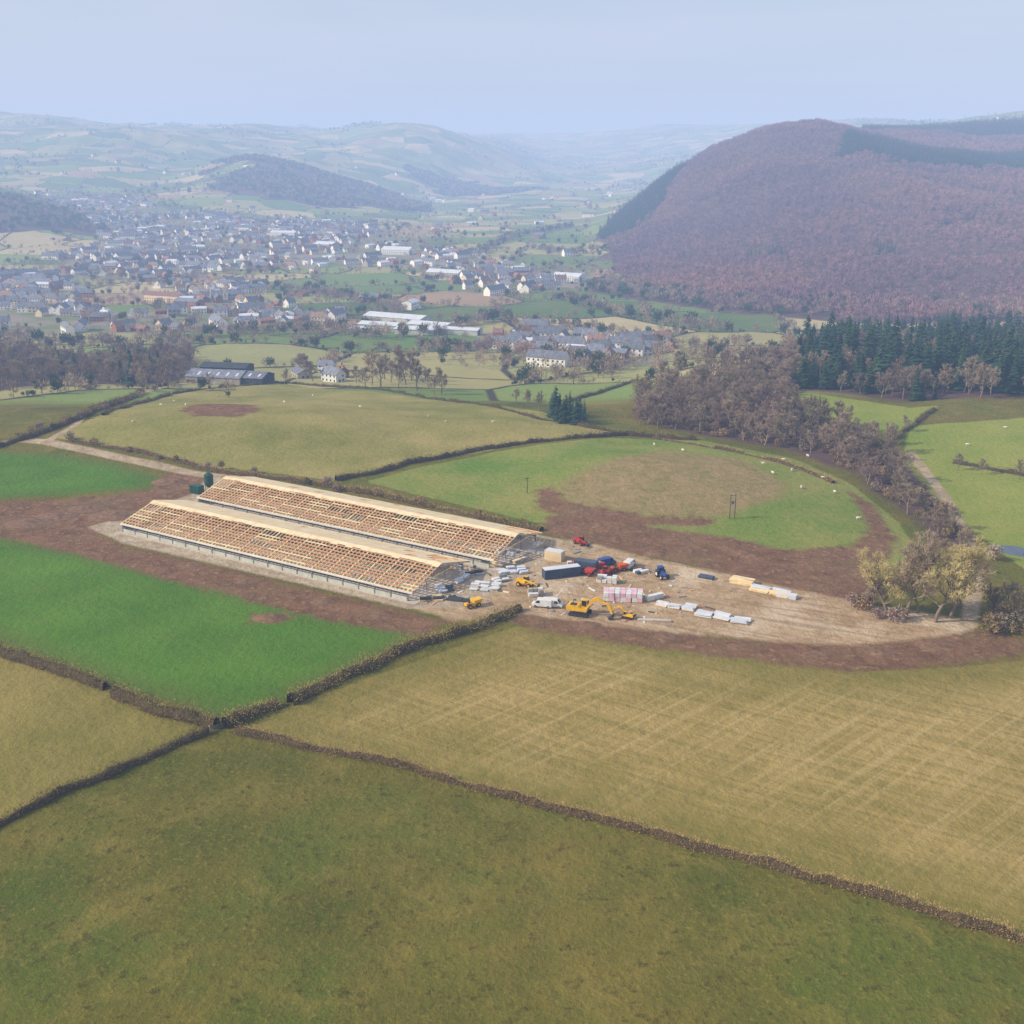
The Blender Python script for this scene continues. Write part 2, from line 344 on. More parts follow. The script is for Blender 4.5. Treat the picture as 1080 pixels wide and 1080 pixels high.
class MB:
    def __init__(s): s.v=[];s.f=[];s.m=[]
    def add(s,vs,fs,mi=0,M=None):
        o=len(s.v)
        for p in vs:
            p=Vector(p)
            if M is not None:p=M@p
            s.v.append(tuple(p))
        for f in fs: s.f.append([i+o for i in f]);s.m.append(mi)
    def box(s,c,d,mi=0,rz=0,M=None,taper=1.):
        x,y,z=d[0]/2,d[1]/2,d[2]/2;k=taper
        vs=[(-x,-y,-z),(x,-y,-z),(x,y,-z),(-x,y,-z),(-x*k,-y*k,z),(x*k,-y*k,z),(x*k,y*k,z),(-x*k,y*k,z)]
        R=Matrix.Translation(c)@Matrix.Rotation(rz,4,'Z')
        if M is not None:R=M@R
        s.add(vs,[(0,3,2,1),(4,5,6,7),(0,1,5,4),(1,2,6,5),(2,3,7,6),(3,0,4,7)],mi,R)
    def beam(s,p0,p1,w,h,mi=0):
        p0=Vector(p0);p1=Vector(p1);d=(p1-p0).normalized();up=Vector((0,0,1)) if abs(d.z)<.95 else Vector((1,0,0))
        sd=d.cross(up).normalized();u=sd.cross(d)
        vs=[p+sd*a*w/2+u*b*h/2 for p in(p0,p1) for a,b in((-1,-1),(1,-1),(1,1),(-1,1))]
        s.add(vs,[(0,1,2,3),(7,6,5,4),(0,4,5,1),(1,5,6,2),(2,6,7,3),(3,7,4,0)],mi)
    def cyl(s,p0,p1,r0,r1=None,n=12,mi=0):
        r1=r0 if r1 is None else r1
        p0=Vector(p0);p1=Vector(p1);d=(p1-p0).normalized();up=Vector((0,0,1)) if abs(d.z)<.9 else Vector((1,0,0))
        a=d.cross(up).normalized();b=d.cross(a);vs=[]
        for p,r in((p0,r0),(p1,r1)):
            for i in range(n):
                t=2*math.pi*i/n;vs.append(p+(a*math.cos(t)+b*math.sin(t))*r)
        s.add(vs,[(i,i+n,(i+1)%n+n,(i+1)%n) for i in range(n)]+[tuple(range(n)),tuple(range(2*n-1,n-1,-1))],mi)
    def prism(s,pr,y0,y1,mi=0):
        n=len(pr);vs=[(x,y0,z) for x,z in pr]+[(x,y1,z) for x,z in pr]
        s.add(vs,[tuple(range(n)),tuple(range(2*n-1,n-1,-1))]+[(i,i+n,(i+1)%n+n,(i+1)%n) for i in range(n)],mi)
    def mesh(s,name,mats):
        me=bpy.data.meshes.new(name);me.from_pydata(s.v,[],s.f)
        for m in mats: me.materials.append(m)
        me.polygons.foreach_set('material_index',s.m);me.update()
        b=bmesh.new();b.from_mesh(me);bmesh.ops.recalc_face_normals(b,faces=b.faces);b.to_mesh(me);b.free();return me
    def obj(s,name,mats,parent=None,bevel=0):
        o=link(name,s.mesh(name,mats),parent)
        if bevel:
            bm=o.modifiers.new('bevel','BEVEL');bm.width=bevel;bm.segments=2
        return o

# ------------------------------------------------------------------ plant prototypes (height 1 unit)
def unit(n):
    v=rng.normal(size=(n,3));return v/np.linalg.norm(v,axis=1,keepdims=True)
def spikes(P,D,L,W):
    S=np.cross(D,unit(len(P)));S/=np.linalg.norm(S,axis=1,keepdims=True)+1e-9
    L=np.asarray(L).reshape(-1,1);W=np.asarray(W).reshape(-1,1)
    V=np.stack([P-S*W/2,P+S*W/2,P+D*L],1).reshape(-1,3)
    return V,np.arange(len(V)).reshape(-1,3)
def far_tree(name,mats,n=120,rx=.36,cz=.58,rz=.4,sz=.2,w=.045,up=.5):
    P=unit(n)*(rng.random((n,1))**.45);P=P*[rx,rx,rz]+[0,0,cz]
    D=(P-[0,0,cz-.25]);D/=np.linalg.norm(D,axis=1,keepdims=True);D=D+unit(n)*.5+[0,0,up*.4];D/=np.linalg.norm(D,axis=1,keepdims=True)
    V,Fc=spikes(P-D*sz*.5,D,sz*(.6+.8*rng.random(n)),w*(.6+.8*rng.random(n)))
    T=np.array([[-.02,0,0],[.02,0,0],[0,0,.8],[0,-.02,0],[0,.02,0],[0,0,.8]])
    mi=np.r_[np.zeros(len(Fc)),[1,1]]
    Fc=np.vstack([Fc,np.array([[0,1,2],[3,4,5]])+len(V)]);V=np.vstack([V,T])
    return mesh_np(name,V,Fc,mats,mi)
def bare_tree(name,mats,seed,limbs=11,sub=6,tw=5,tl=4,spread=.38,tw_w=.005,leader=.75):
    R=random.Random(seed);V=[];Fc=[];MI=[]
    def tube(p0,p1,r0,r1,mi=0,n=4):
        d=(p1-p0).normalized();a=d.orthogonal().normalized();b=d.cross(a);o=len(V)
        for p,r in((p0,r0),(p1,r1)):
            for i in range(n):
                t=2*math.pi*i/n;V.append(p+(a*math.cos(t)+b*math.sin(t))*r)
        for i in range(n): 
            Fc.append((o+i,o+(i+1)%n,o+n+(i+1)%n));Fc.append((o+i,o+n+(i+1)%n,o+n+i));MI.extend((mi,mi))
    def rv(): return Vector((R.gauss(0,1),R.gauss(0,1),R.gauss(0,1))).normalized()
    def branch(p,d,L,r,n,ns):
        pts=[p.copy()]
        for i in range(ns):
            d=(d+rv()*.22+Vector((0,0,.10))).normalized();q=p+d*L/ns
            tube(p,q,r*(1-i/ns*.7),r*(1-(i+1)/ns*.7),0,n);p=q;pts.append(p.copy())
        return pts,d
    def spike(p,d,L,w):
        s=d.cross(rv()).normalized();o=len(V);V.extend([p-s*w,p+s*w,p+d*L]);Fc.append((o,o+1,o+2));MI.append(1)
    def twigs(p,d,n,L):
        for _ in range(n):
            dd=(d+rv()*.8+Vector((0,0,.25))).normalized();spike(p,dd,L*R.uniform(.6,1.2),tw_w)
            for _ in range(tl):
                q=p+dd*L*R.uniform(.2,.9);spike(q,(dd+rv()*.9).normalized(),L*R.uniform(.4,.8),tw_w*.8)
    pts,_=branch(Vector((0,0,0)),Vector((R.uniform(-.08,.08),R.uniform(-.08,.08),1)).normalized(),leader,.026,6,6)
    for i in range(limbs):
        f=.28+.72*i/(limbs-1);k=f*6;a=int(min(k,5.99));p=pts[a].lerp(pts[a+1],k-a)
        th=i*2.4+R.uniform(-.4,.4);el=.45+.5*f+R.uniform(-.15,.15)
        d=Vector((math.cos(th)*math.cos(el),math.sin(th)*math.cos(el),math.sin(el)))
        L=spread*(1.05-.45*f)*R.uniform(.8,1.15)
        lp,ld=branch(p,d,L,.012*(1.15-.6*f),4,4)
        for j in range(sub):
            g=R.uniform(.25,1);k2=g*4;a2=int(min(k2,3.99));q=lp[a2].lerp(lp[a2+1],k2-a2)
            sp,sd=branch(q,(ld+rv()*.85+Vector((0,0,.2))).normalized(),L*.45*R.uniform(.6,1.1),.004,3,2)
            for s_ in sp[1:]: twigs(s_,sd,tw//2+1,.07)
            twigs(sp[-1],sd,tw,.09)
    V=[tuple(v) for v in V]
    return mesh_np(name,V,Fc,mats,MI)
def conifer(name,mats,seed,tiers=26,nb=13,wid=.17,pw=.85):
    R=random.Random(seed);V=[];Fc=[];MI=[]
    for i in range(tiers):
        f=i/(tiers-1);z=.1+.88*f;rad=wid*(1-f)**pw+.008;rad*=R.uniform(.8,1.15)
        for j in range(max(4,int(nb*(1-f*.6)))):
            a=R.uniform(0,6.283);r=rad*R.uniform(.5,1.3);dr=-.25*r+R.uniform(-.02,.01);wd_=r*.42+.006
            c,s=math.cos(a),math.sin(a);zz=z+R.uniform(-.015,.015);o=len(V)
            V+= [(c*.01,s*.01,zz+.012),(c*r*.6-s*wd_,s*r*.6+c*wd_,zz+dr*.55-.01),(c*r,s*r,zz+dr),(c*r*.6+s*wd_,s*r*.6-c*wd_,zz+dr*.55-.015)]
            Fc+=[(o,o+1,o+2),(o,o+2,o+3)];MI+=[0,0]
    o=len(V)
    for i in range(5):
        t=i*1.2566;V.append((math.cos(t)*.016,math.sin(t)*.016,-.02))
    V.append((0,0,.99))
    for i in range(5): Fc.append((o+i,o+(i+1)%5,o+5));MI.append(1)
    return mesh_np(name,V,Fc,mats,MI)
def bush(name,mats,n=380,rx=.5,s=.16):
    lob=[(unit(1)[0]*[.28,.28,.18]+[0,0,.5],rng.uniform(.2,.36)) for _ in range(6)]
    P=[];D=[]
    for c,r in lob:
        k=n//6;u=unit(k);P.append(c+u*r*(rng.random((k,1))**.3));D.append(u)
    P=np.vstack(P);D=np.vstack(D)
    P=P*[rx*2,rx*2,1];D=D+unit(len(P))*.9;D/=np.linalg.norm(D,axis=1,keepdims=True)
    P[:,2]=np.clip(P[:,2],.02,1)
    V,Fc=spikes(P,D,s*(.5+rng.random(len(P))),s*.55*(.5+rng.random(len(P))))
    return mesh_np(name,V,Fc,mats)

bark=mat('bark',(150,134,112),(108,94,76),6,rnd=.15)
twig=mat('winter_twigs',(176,156,130),(138,120,98),3,rnd=.2)
twigG=mat('lichen_twigs',(216,202,140),(180,164,106),2,rnd=.12)
twigHill=mat('hill_twigs',(150,114,122),(118,90,100),3,rnd=.22,c3=(156,118,112),locs=.004)
twigPurple=mat('birch_twigs',(158,134,124),(126,106,98),3,rnd=.22,c3=(154,138,110),locs=.01)
conm=mat('conifer_needles',(56,84,50),(34,56,36),5,rnd=.3)
conm2=mat('spruce_needles',(44,76,56),(28,50,40),5,rnd=.3)
conf_far=mat('far_needles',(36,62,48),(24,44,36),5,rnd=.25)
bushm=mat('winter_bush',(168,142,100),(126,106,70),3,rnd=.22)
everg=mat('evergreen_leaves',(82,98,56),(56,72,42),3,rnd=.3)

def coll(name,meshes):
    c=bpy.data.collections.new(name)
    for i,me_ in enumerate(meshes):
        c.objects.link(bpy.data.objects.new('%s_%02d'%(name,i),me_))
    return c,len(meshes)
FT=coll('hill_tree_kit',[far_tree('far_tree_a',[twigHill,bark]),far_tree('far_tree_b',[twigHill,bark],100,rx=.3,rz=.42),far_tree('far_tree_c',[twigHill,bark],rx=.42,rz=.36)])
FB=coll('valley_tree_kit',[far_tree('valley_tree_a',[twigPurple,bark],110),far_tree('valley_tree_b',[twigPurple,bark],110,rx=.45,rz=.36,cz=.55),far_tree('valley_tree_c',[everg,bark],200,rx=.4,rz=.4,w=.08),far_tree('valley_tree_d',[twig,bark],110,rx=.42)])
CF=coll('conifer_kit',[conifer('conifer_a',[conm,bark],1,wid=.2),conifer('conifer_b',[conm2,bark],2,wid=.26,pw=.6),conifer('conifer_c',[conm,bark],3,wid=.24,tiers=20,pw=.5),conifer('conifer_d',[conm2,bark],4,wid=.18,tiers=22,nb=9,pw=.75)])
CFf=coll('far_conifer_kit',[conifer('far_conifer_a',[conf_far,bark],1,9,7,.24),conifer('far_conifer_b',[conf_far,bark],2,9,7,.28)])
MT_m=[bare_tree('bare_tree_mesh_%d'%i,[bark,twig if i%2 else twigPurple],40+i,spread=.34+.05*(i%3),leader=.72+.05*(i%2)) for i in range(5)]
MT=coll('bare_tree_kit',MT_m)
BU=coll('bush_kit',[bush('bush_a',[bushm]),bush('bush_b',[bushm],300,.6),bush('bush_c',[everg]),bush('bush_d',[twigPurple])])

def inst(name,P,S,kit,rot=None,idx=None):
    P=np.asarray(P,np.float32);n=len(P)
    me_=bpy.data.meshes.new(name);me_.vertices.add(n);me_.vertices.foreach_set('co',P.ravel())
    for an,ar in(('scl',S),('rot',rot if rot is not None else rng.random(n)*6.283)):
        at=me_.attributes.new(an,'FLOAT','POINT');at.data.foreach_set('value',np.asarray(ar,np.float32)*np.ones(n,np.float32))
    at=me_.attributes.new('idx','INT','POINT');at.data.foreach_set('value',np.asarray(idx if idx is not None else rng.integers(0,kit[1],n),np.int32))
    o=link(name,me_)
    g=bpy.data.node_groups.new(name,'GeometryNodeTree');g.interface.new_socket('Geometry',in_out='INPUT',socket_type='NodeSocketGeometry');g.interface.new_socket('Geometry',in_out='OUTPUT',socket_type='NodeSocketGeometry')
    N=g.nodes;L=g.links;gi=N.new('NodeGroupInput');go=N.new('NodeGroupOutput');ip=N.new('GeometryNodeInstanceOnPoints');ci=N.new('GeometryNodeCollectionInfo')
    ci.inputs['Collection'].default_value=kit[0];ci.inputs['Separate Children'].default_value=True;ci.inputs['Reset Children'].default_value=True
    def na(nm,ty):
        q=N.new('GeometryNodeInputNamedAttribute');q.data_type=ty;q.inputs[0].default_value=nm
        return [s_ for s_ in q.outputs if s_.enabled and s_.name=='Attribute'][0]
    cx=N.new('ShaderNodeCombineXYZ');L.new(na('rot','FLOAT'),cx.inputs[2])
    L.new(gi.outputs[0],ip.inputs['Points']);L.new(ci.outputs[0],ip.inputs['Instance']);ip.inputs['Pick Instance'].default_value=True
    L.new(na('idx','INT'),ip.inputs['Instance Index']);L.new(cx.outputs[0],ip.inputs['Rotation']);L.new(na('scl','FLOAT'),ip.inputs['Scale']);L.new(ip.outputs[0],go.inputs[0])
    md=o.modifiers.new('scatter','NODES');md.node_group=g
    return o
def scat(poly,sp,fn=None,ragged=False):
    mg=200 if ragged else 0
    lo=poly.min(0)-mg;hi=poly.max(0)+mg
    gx=int((hi[0]-lo[0])/sp)+1;gy=int((hi[1]-lo[1])/sp)+1
    x,y=np.meshgrid(np.arange(gx),np.arange(gy));x=x.ravel()*sp+lo[0]+rng.uniform(-.5,.5,x.size)*sp;y=y.ravel()*sp+lo[1]+rng.uniform(-.5,.5,y.size)*sp
    k=(sdf(poly,x,y)+rag(x,y)>0) if ragged else inside(poly,x,y)
    if fn is not None:k&=fn(x,y)
    x,y=x[k],y[k];return np.stack([x,y,height(x,y)-.15],1)
def resample(pl,step):
    out=[]
    for i in range(len(pl)-1):
        a,b=np.array(pl[i]),np.array(pl[i+1]);n=max(1,int(np.linalg.norm(b-a)/step))
        for j in range(n): out.append(a+(b-a)*j/n)
    out.append(np.array(pl[-1]));return np.array(out)
def ptsline(pl,sp,jit):
    P=resample(pl,sp);P=P+rng.uniform(-jit,jit,P.shape);return np.c_[P,height(P[:,0],P[:,1])-.1]

# woodlands
con_polys=WOODS['conB']
def notcon(x,y):
    r=np.ones(x.shape,bool)
    for p in con_polys:r&=~(sdf(p,x,y)+rag(x,y)*.3>0)
    return r&(x/y<.62)
spots=[BY([(780,1500),(838,1480),(832,1560),(790,1580)]),BY([(918,1420),(952,1400),(950,1470),(922,1480)]),BY([(985,1600),(1010,1600),(1000,1650)])]
def hillf(x,y):
    r=notcon(x,y)
    for p in spots:r&=~(inside(p,x,y)&(rng.random(x.shape)<.8))
    return r&((fbm(x/90,y/90,201,3)<.62)|(rng.random(x.shape)<.35))
P=scat(WOODS['hill'][0],8.,hillf);sz=rng.uniform(7,13,len(P))*(.55+.95*fbm(P[:,0]/80,P[:,1]/80,202,3));inst('bare_woodland_hillside',P,sz,FT)
Pc=[scat(p,7.,lambda x,y:(x/y<.62)&(sdf(p,x,y)+rag(x,y)*.3>0)) for p in con_polys]+[scat(p,8.,lambda x,y:fbm(x/25,y/25,5,2)>.45) for p in spots];Pc=np.vstack(Pc);inst('conifer_plantation',Pc,rng.uniform(12,19,len(Pc)),CFf)
P=np.vstack([scat(p,11.,lambda x,y:(x/y>-.6)&(fbm(x/120,y/120,17,3)>.36),True) for p in WOODS['spur']+WOODS['mid']]);inst('distant_dark_woodland',P,rng.uniform(9,17,len(P)),FB,idx=rng.choice([0,1,2,2,3],len(P)))
P=scat(GW['leftwood'],7.5);inst('bare_woodland_edge',P,rng.uniform(7,15,len(P))*(.6+.7*fbm(P[:,0]/30,P[:,1]/30,31,2)),MT)
P=np.array([G(*p) for p in [(122,392),(130,398),(138,396),(146,400),(152,394),(160,398),(134,388),(148,388),(168,396),(128,403),(20,395),(32,400),(45,396),(140,404),(155,404),(80,398),(64,395)]]);inst('conifer_clump',P,rng.uniform(12,19,len(P)),CF)
P=scat(GW['conwood'],7.5);e=sdf(GW['conwood'],P[:,0],P[:,1]);fz=fbm(P[:,0]/28,P[:,1]/28,9,3)
cm=((fz>.44)&(e>5))|((P[:,0]/P[:,1]>.36)&(fz>.38));inst('conifer_wood',P[cm],rng.uniform(9,25,cm.sum())*(.45+1.05*fz[cm]),CF)
inst('bare_wood_fringe',P[~cm],rng.uniform(8,17,(~cm).sum()),MT)
dn=lambda x,y:fbm(x/16,y/16,66,2)>np.where(y>420,.28,.4)
P=scat(GW['dingle'],6.5,dn);inst('bare_tree_dingle',P,rng.uniform(4,11,len(P))*np.where(P[:,1]>420,1.2,1.),MT)
P2=scat(GW['dingle'],5.5,lambda x,y:rng.random(x.shape)<.75);inst('dingle_scrub',P2,rng.uniform(1.6,4.2,len(P2)),BU,idx=rng.choice([0,1,0,3],len(P2)))
P=scat(GW['foot'],10.);inst('hill_foot_trees',P,rng.uniform(8,14,len(P)),FB)
P=np.array([G(*p) for p in [(583,436),(590,440),(597,438),(604,442),(611,440),(616,444),(588,444),(600,446),(594,446),(608,447),(586,440),(601,436)]]);inst('conifer_shelter_clump',P,rng.uniform(9,14,len(P)),CF)
area=(Y+200)**2;
sel=(CE<4)&(Y>560)&(Y<5200)&(np.abs(X/Y)<.6)&(wd<0)&(tw<-5)&~((Y<760)&(X/Y<-.0)&(X/Y>-.25))
ids=np.where(sel)[0];pr=area[ids]*np.clip(2500/Y[ids],.3,3);pr=pr/pr.sum()
ids=rng.choice(ids,size=min(10000,len(ids)),replace=False,p=pr)
P=np.stack([X[ids],Y[ids],Z[ids]],1)+np.c_[rng.uniform(-2,2,(len(ids),2)),np.zeros(len(ids))]
inst('distant_hedgerow_trees',P,np.where(rng.random(len(ids))<.22,rng.uniform(7,11,len(ids)),rng.uniform(2.,4.,len(ids))),FB)
sel=np.where((Y>3200)&(Y<9500)&(np.abs(X/Y)<.6)&(wd<0)&(fbm(X/420,Y/420,77,3)>.58)&(tw<-5))[0]
pr=area[sel]/area[sel].sum();ids=rng.choice(sel,size=min(9000,len(sel)),replace=False,p=pr)
inst('distant_copses',np.stack([X[ids],Y[ids],Z[ids]],1),rng.uniform(9,16,len(ids)),FB)
sel=np.where((tw>-80)&(np.abs(X/Y)<.6)&(Y>560)&(wd<0))[0];pr=area[sel]/area[sel].sum()*(.2+(fbm(X[sel]/90,Y[sel]/90,333,3)>.5));pr/=pr.sum();ids=rng.choice(sel,size=3400,replace=False,p=pr)
inst('town_trees',np.stack([X[ids],Y[ids],Z[ids]],1),rng.uniform(4,11,len(ids)),FB,idx=rng.choice([0,1,1,3,3,2],len(ids)))
LN=[[(590,316),(650,330),(700,340),(760,350)],[(440,368),(520,372),(600,378),(650,392)],[(270,305),(320,308),(380,318),(420,330)],[(330,345),(400,358),(480,352)],[(200,356),(260,352),(330,352)],[(0,362),(100,366),(200,362)],[(470,345),(520,338),(640,352)],[(500,270),(540,250),(600,240)],[(560,262),(600,268),(640,262)]]
P=np.vstack([ptsline(GP(l),6.,10.) for l in LN for _ in(0,1)]);inst('valley_tree_belts',P,rng.uniform(5,14,len(P)),FB)
print('woods',time.time()-T0)

def tree(u,v,h,i=None,name='bare_tree',me_=None):
    o=link(name,me_ or MT_m[(i if i is not None else random.randrange(5))]);x,y,z=G(u,v);o.location=(x,y,z-.15);o.scale=(h,h,h);o.rotation_euler=(0,0,random.uniform(0,6.28));return o
for u,v,h in [(392,406,20),(402,409,17),(412,404,14),(428,406,21),(440,412,18),(452,410,12),(466,416,14),(376,404,11),(318,398,15),(330,402,13),(300,405,9),(166,411,12),(178,409,10),(152,413,9),(545,425,7),(556,428,8),(568,432,8),(684,446,13),(694,452,11),(675,448,9),(630,396,10),(645,400,9),(745,392,14),(765,390,13),(715,400,14),(700,406,14),(406,400,16),(420,410,15),(434,402,19),(386,410,13),(458,416,10),(1048,648,8),(1062,640,7),(1076,650,9),(1090,640,9),(1040,622,6),(1010,496,7),(1035,500,6),(1075,506,7),(940,470,8),(955,455,7)]:
    tree(u,v,h)
gm=[bare_tree('lichen_tree_mesh_%d'%i,[bark,twigG if i!=1 else twig],90+i,limbs=13,sub=8,tw=6,tl=4,spread=.44,tw_w=.0034,leader=.75) for i in range(3)]
for j,(u,v,h) in enumerate([(936,650,16),(955,652,20),(986,656,20),(1002,652,18),(922,644,9),(968,646,13),(1014,640,12)]): tree(u,v,h,me_=gm[j%3])
P=np.array([G(*p) for p in [(900,640),(908,644),(915,640),(925,652),(945,655),(1045,668),(1055,664),(1066,668),(1078,662),(1090,668),(1052,655),(1066,650),(1050,640),(1085,650),(1040,605),(1046,590),(1036,630)]]);inst('scrub_bushes',P,rng.uniform(2.5,5,len(P)),BU,idx=rng.choice([0,1,3],len(P)))

# ------------------------------------------------------------------ hedges
hedge_brown=mat('hedge_twigs_brown',(196,164,108),(150,124,78),1.2,coord='Object')
hedge_olive=mat('hedge_leaves_olive',(174,154,92),(124,114,58),1.,coord='Object')
hedge_dark=mat('hedge_dark',(124,112,66),(86,80,44),.8,coord='Object')
core=mat('hedge_core',(92,76,48),(64,54,34),1.5)
def hedge(pix,w=1.6,h=1.5,dens=70,m_=hedge_brown,s=.3,gap=0.):
    w*=1.15;h*=1.2
    pl=resample(GP(pix),.8);n=len(pl)
    pl=pl+np.c_[(fbm(np.arange(n)/9,np.zeros(n),7,3)-.5),(fbm(np.arange(n)/9,np.zeros(n)+50,9,3)-.5)]*1.8
    T=np.gradient(pl,axis=0);T/=np.linalg.norm(T,axis=1,keepdims=True);Nn=np.stack([-T[:,1],T[:,0]],1)
    z=height(pl[:,0],pl[:,1]);s1=np.arange(n)*.8
    hh=h*(.3+1.4*fbm(s1/4,s1*0+3,5,4));hh=hh*np.where(fbm(s1/9,s1*0+8,15,2)<gap,.3,1.);ww=w*(.45+1.1*fbm(s1/4,s1*0+1,8,3))
    V=[];Fc=[]
    prof=[(-.3,-.1),(-.26,.4),(0,.6),(.26,.4),(.3,-.1)]
    for a,b in prof: V.append(np.c_[pl+Nn*(ww*a)[:,None]+rng.uniform(-.12,.12,(n,2)),z+np.where(b<0,-.1,hh*b*rng.uniform(.7,1.1,n))])
    V=np.stack(V,1).reshape(-1,3)
    for k in range(4):
        i=np.arange(n-1)*5+k;Fc.append(np.stack([i,i+5,i+6],1));Fc.append(np.stack([i,i+6,i+1],1))
    Fc=np.vstack(Fc);mi=np.ones(len(Fc),int)
    N=int(dens*n*.8);ii=rng.integers(0,n-1,N);th=rng.uniform(0,math.pi,N);rr=rng.uniform(.5,1.15,N)
    off=np.cos(th)*.5*rr;hz_=np.sin(th)**.6*.92*rr
    px=pl[ii]+T[ii]*rng.uniform(0,.8,(N,1))+Nn[ii]*(ww[ii]*off)[:,None];P=np.c_[px,z[ii]+hh[ii]*hz_*rng.uniform(.5,1.,N)]
    D=np.c_[Nn[ii]*np.cos(th)[:,None],np.sin(th)+.2]+unit(N)*.8;D/=np.linalg.norm(D,axis=1,keepdims=True)
    V2,F2=spikes(P-D*s*.3,D,s*(.6+.9*rng.random(N)),s*.4*(.5+rng.random(N)))
    me_=mesh_np('hedge',np.vstack([V,V2]),np.vstack([Fc,F2+len(V)]),[m_,core],np.r_[mi,np.zeros(N)])
    return link('hedge',me_)
hedge([(252,772),(330,788),(400,804),(480,826),(560,848),(640,868),(700,884),(780,905),(850,925),(910,940),(960,955),(1080,994),(1200,1032)],2.1,1.7,130,hedge_brown,.28,gap=.25)
hedge([(222,772),(130,810),(60,842),(0,870),(-120,925)],2.,1.9,100,hedge_dark,.3)
hedge([(-120,640),(0,690),(60,708),(112,728)],3.,2.9,120,hedge_olive,.36)
hedge([(122,733),(160,748),(232,769)],3.,3.,130,hedge_olive,.36)
hedge([(240,766),(262,756),(294,744)],3.2,2.9,120,hedge_olive,.36)
hedge([(308,742),(335,728),(362,714),(400,700),(440,682),(500,664),(550,644)],3.2,2.7,110,hedge_olive,.38)
hedge([(-60,485),(0,471),(30,463),(90,440),(150,414)],3.2,2.6,40,hedge_dark,.5)
hedge([(355,507),(400,498),(450,486),(500,476),(540,470),(600,463),(660,459),(735,464)],2.6,2.2,50,hedge_dark,.45)
hedge([(75,464),(130,474),(200,490),(240,500),(300,506),(350,514),(420,527),(480,540),(540,553),(572,560)],2.6,1.8,50,hedge_brown,.45,gap=.36)
hedge([(110,438),(180,416),(240,408),(300,404),(380,410),(480,424),(560,440),(655,457)],2.2,1.6,35,hedge_dark,.45,gap=.34)
hedge([(930,474),(960,452),(985,432)],2.2,1.8,35,hedge_dark,.45)
hedge([(1005,488),(1040,494),(1090,504),(1150,512)],2.4,1.8,35,hedge_dark,.45)
hedge([(600,424),(640,412),(672,402)],2.4,2.,25,hedge_dark,.5)
hedge([(690,462),(760,474),(830,490),(880,510)],2.6,1.6,40,hedge_brown,.5,gap=.45)
hedge([(1040,655),(1060,664),(1100,672),(1200,690)],3,2.4,60,hedge_brown,.4)
P=ptsline(GP([(75,464),(200,490),(300,506),(420,527),(572,560)]),7.,2.);P=P[rng.random(len(P))<.5]
P=np.vstack([P,ptsline(GP([(-20,474),(90,440),(150,414),(200,404)]),6.,3.)]);inst('hedgerow_bushes',P,rng.uniform(1.6,3.6,len(P)),BU,idx=rng.choice([0,1,3],len(P)))
print('hedges',time.time()-T0)

# ------------------------------------------------------------------ paints & building materials
pine=mat('sawn_pine',(240,220,174),(220,194,146),.6,rnd=0)
purl=mat('treated_timber',(214,166,122),(186,138,98),.5)
osb=mat('roof_boarding',(236,218,178),(212,190,148),.35,detail=8)
conc=mat('concrete',(200,190,174),(172,162,146),.4)
cwall=mat('panel_wall',(196,196,184),(160,166,150),.5)
steel=mat('galvanised_steel',(150,154,156),(120,124,126),1.,rough=.5,metal=.5)
darkp=mat('dark_cladding',(70,78,84),(50,56,60),.5)
white=mat('white_paint',(226,226,222),(200,200,194),.8,rough=.5)
cream=mat('cream_render',(234,216,176),(206,186,148),.3)
brick=mat('red_brick',(166,112,90),(134,90,72),.5,rnd=.15)
stone=mat('grey_stone',(180,170,152),(142,132,120),.5,rnd=.1)
slate=mat('slate_roof',(126,130,138),(96,100,110),.5,rnd=.25)
tile=mat('clay_tile_roof',(154,118,100),(122,94,82),.5,rnd=.25)
ltroof=mat('light_sheet_roof',(214,218,222),(184,190,196),.2)
glass=mat('window_glass',(36,42,50),(22,26,32),1,rough=.15,spec=.6)
yel=mat('yellow_plant_paint',(236,186,30),(206,152,20),.8,rough=.45,spec=.4)
red=mat('red_plant_paint',(190,56,38),(150,40,28),.8,rough=.45,spec=.4)
blue=mat('blue_paint',(52,84,150),(36,60,116),.8,rough=.45,spec=.4)
navy=mat('container_paint',(84,98,116),(62,72,86),.6,rough=.6)
rub=mat('rubber',(38,36,34),(64,56,46),2,rough=.9)
pink=mat('pink_wrap',(232,200,208),(206,160,176),.8,rough=.5)
grn=mat('green_paint',(48,94,74),(34,68,54),.8,rough=.5)
orng=mat('orange_paint',(210,100,44),(170,74,30),.8)
wool=mat('sheep_wool',(236,228,210),(206,196,176),3,rough=1)

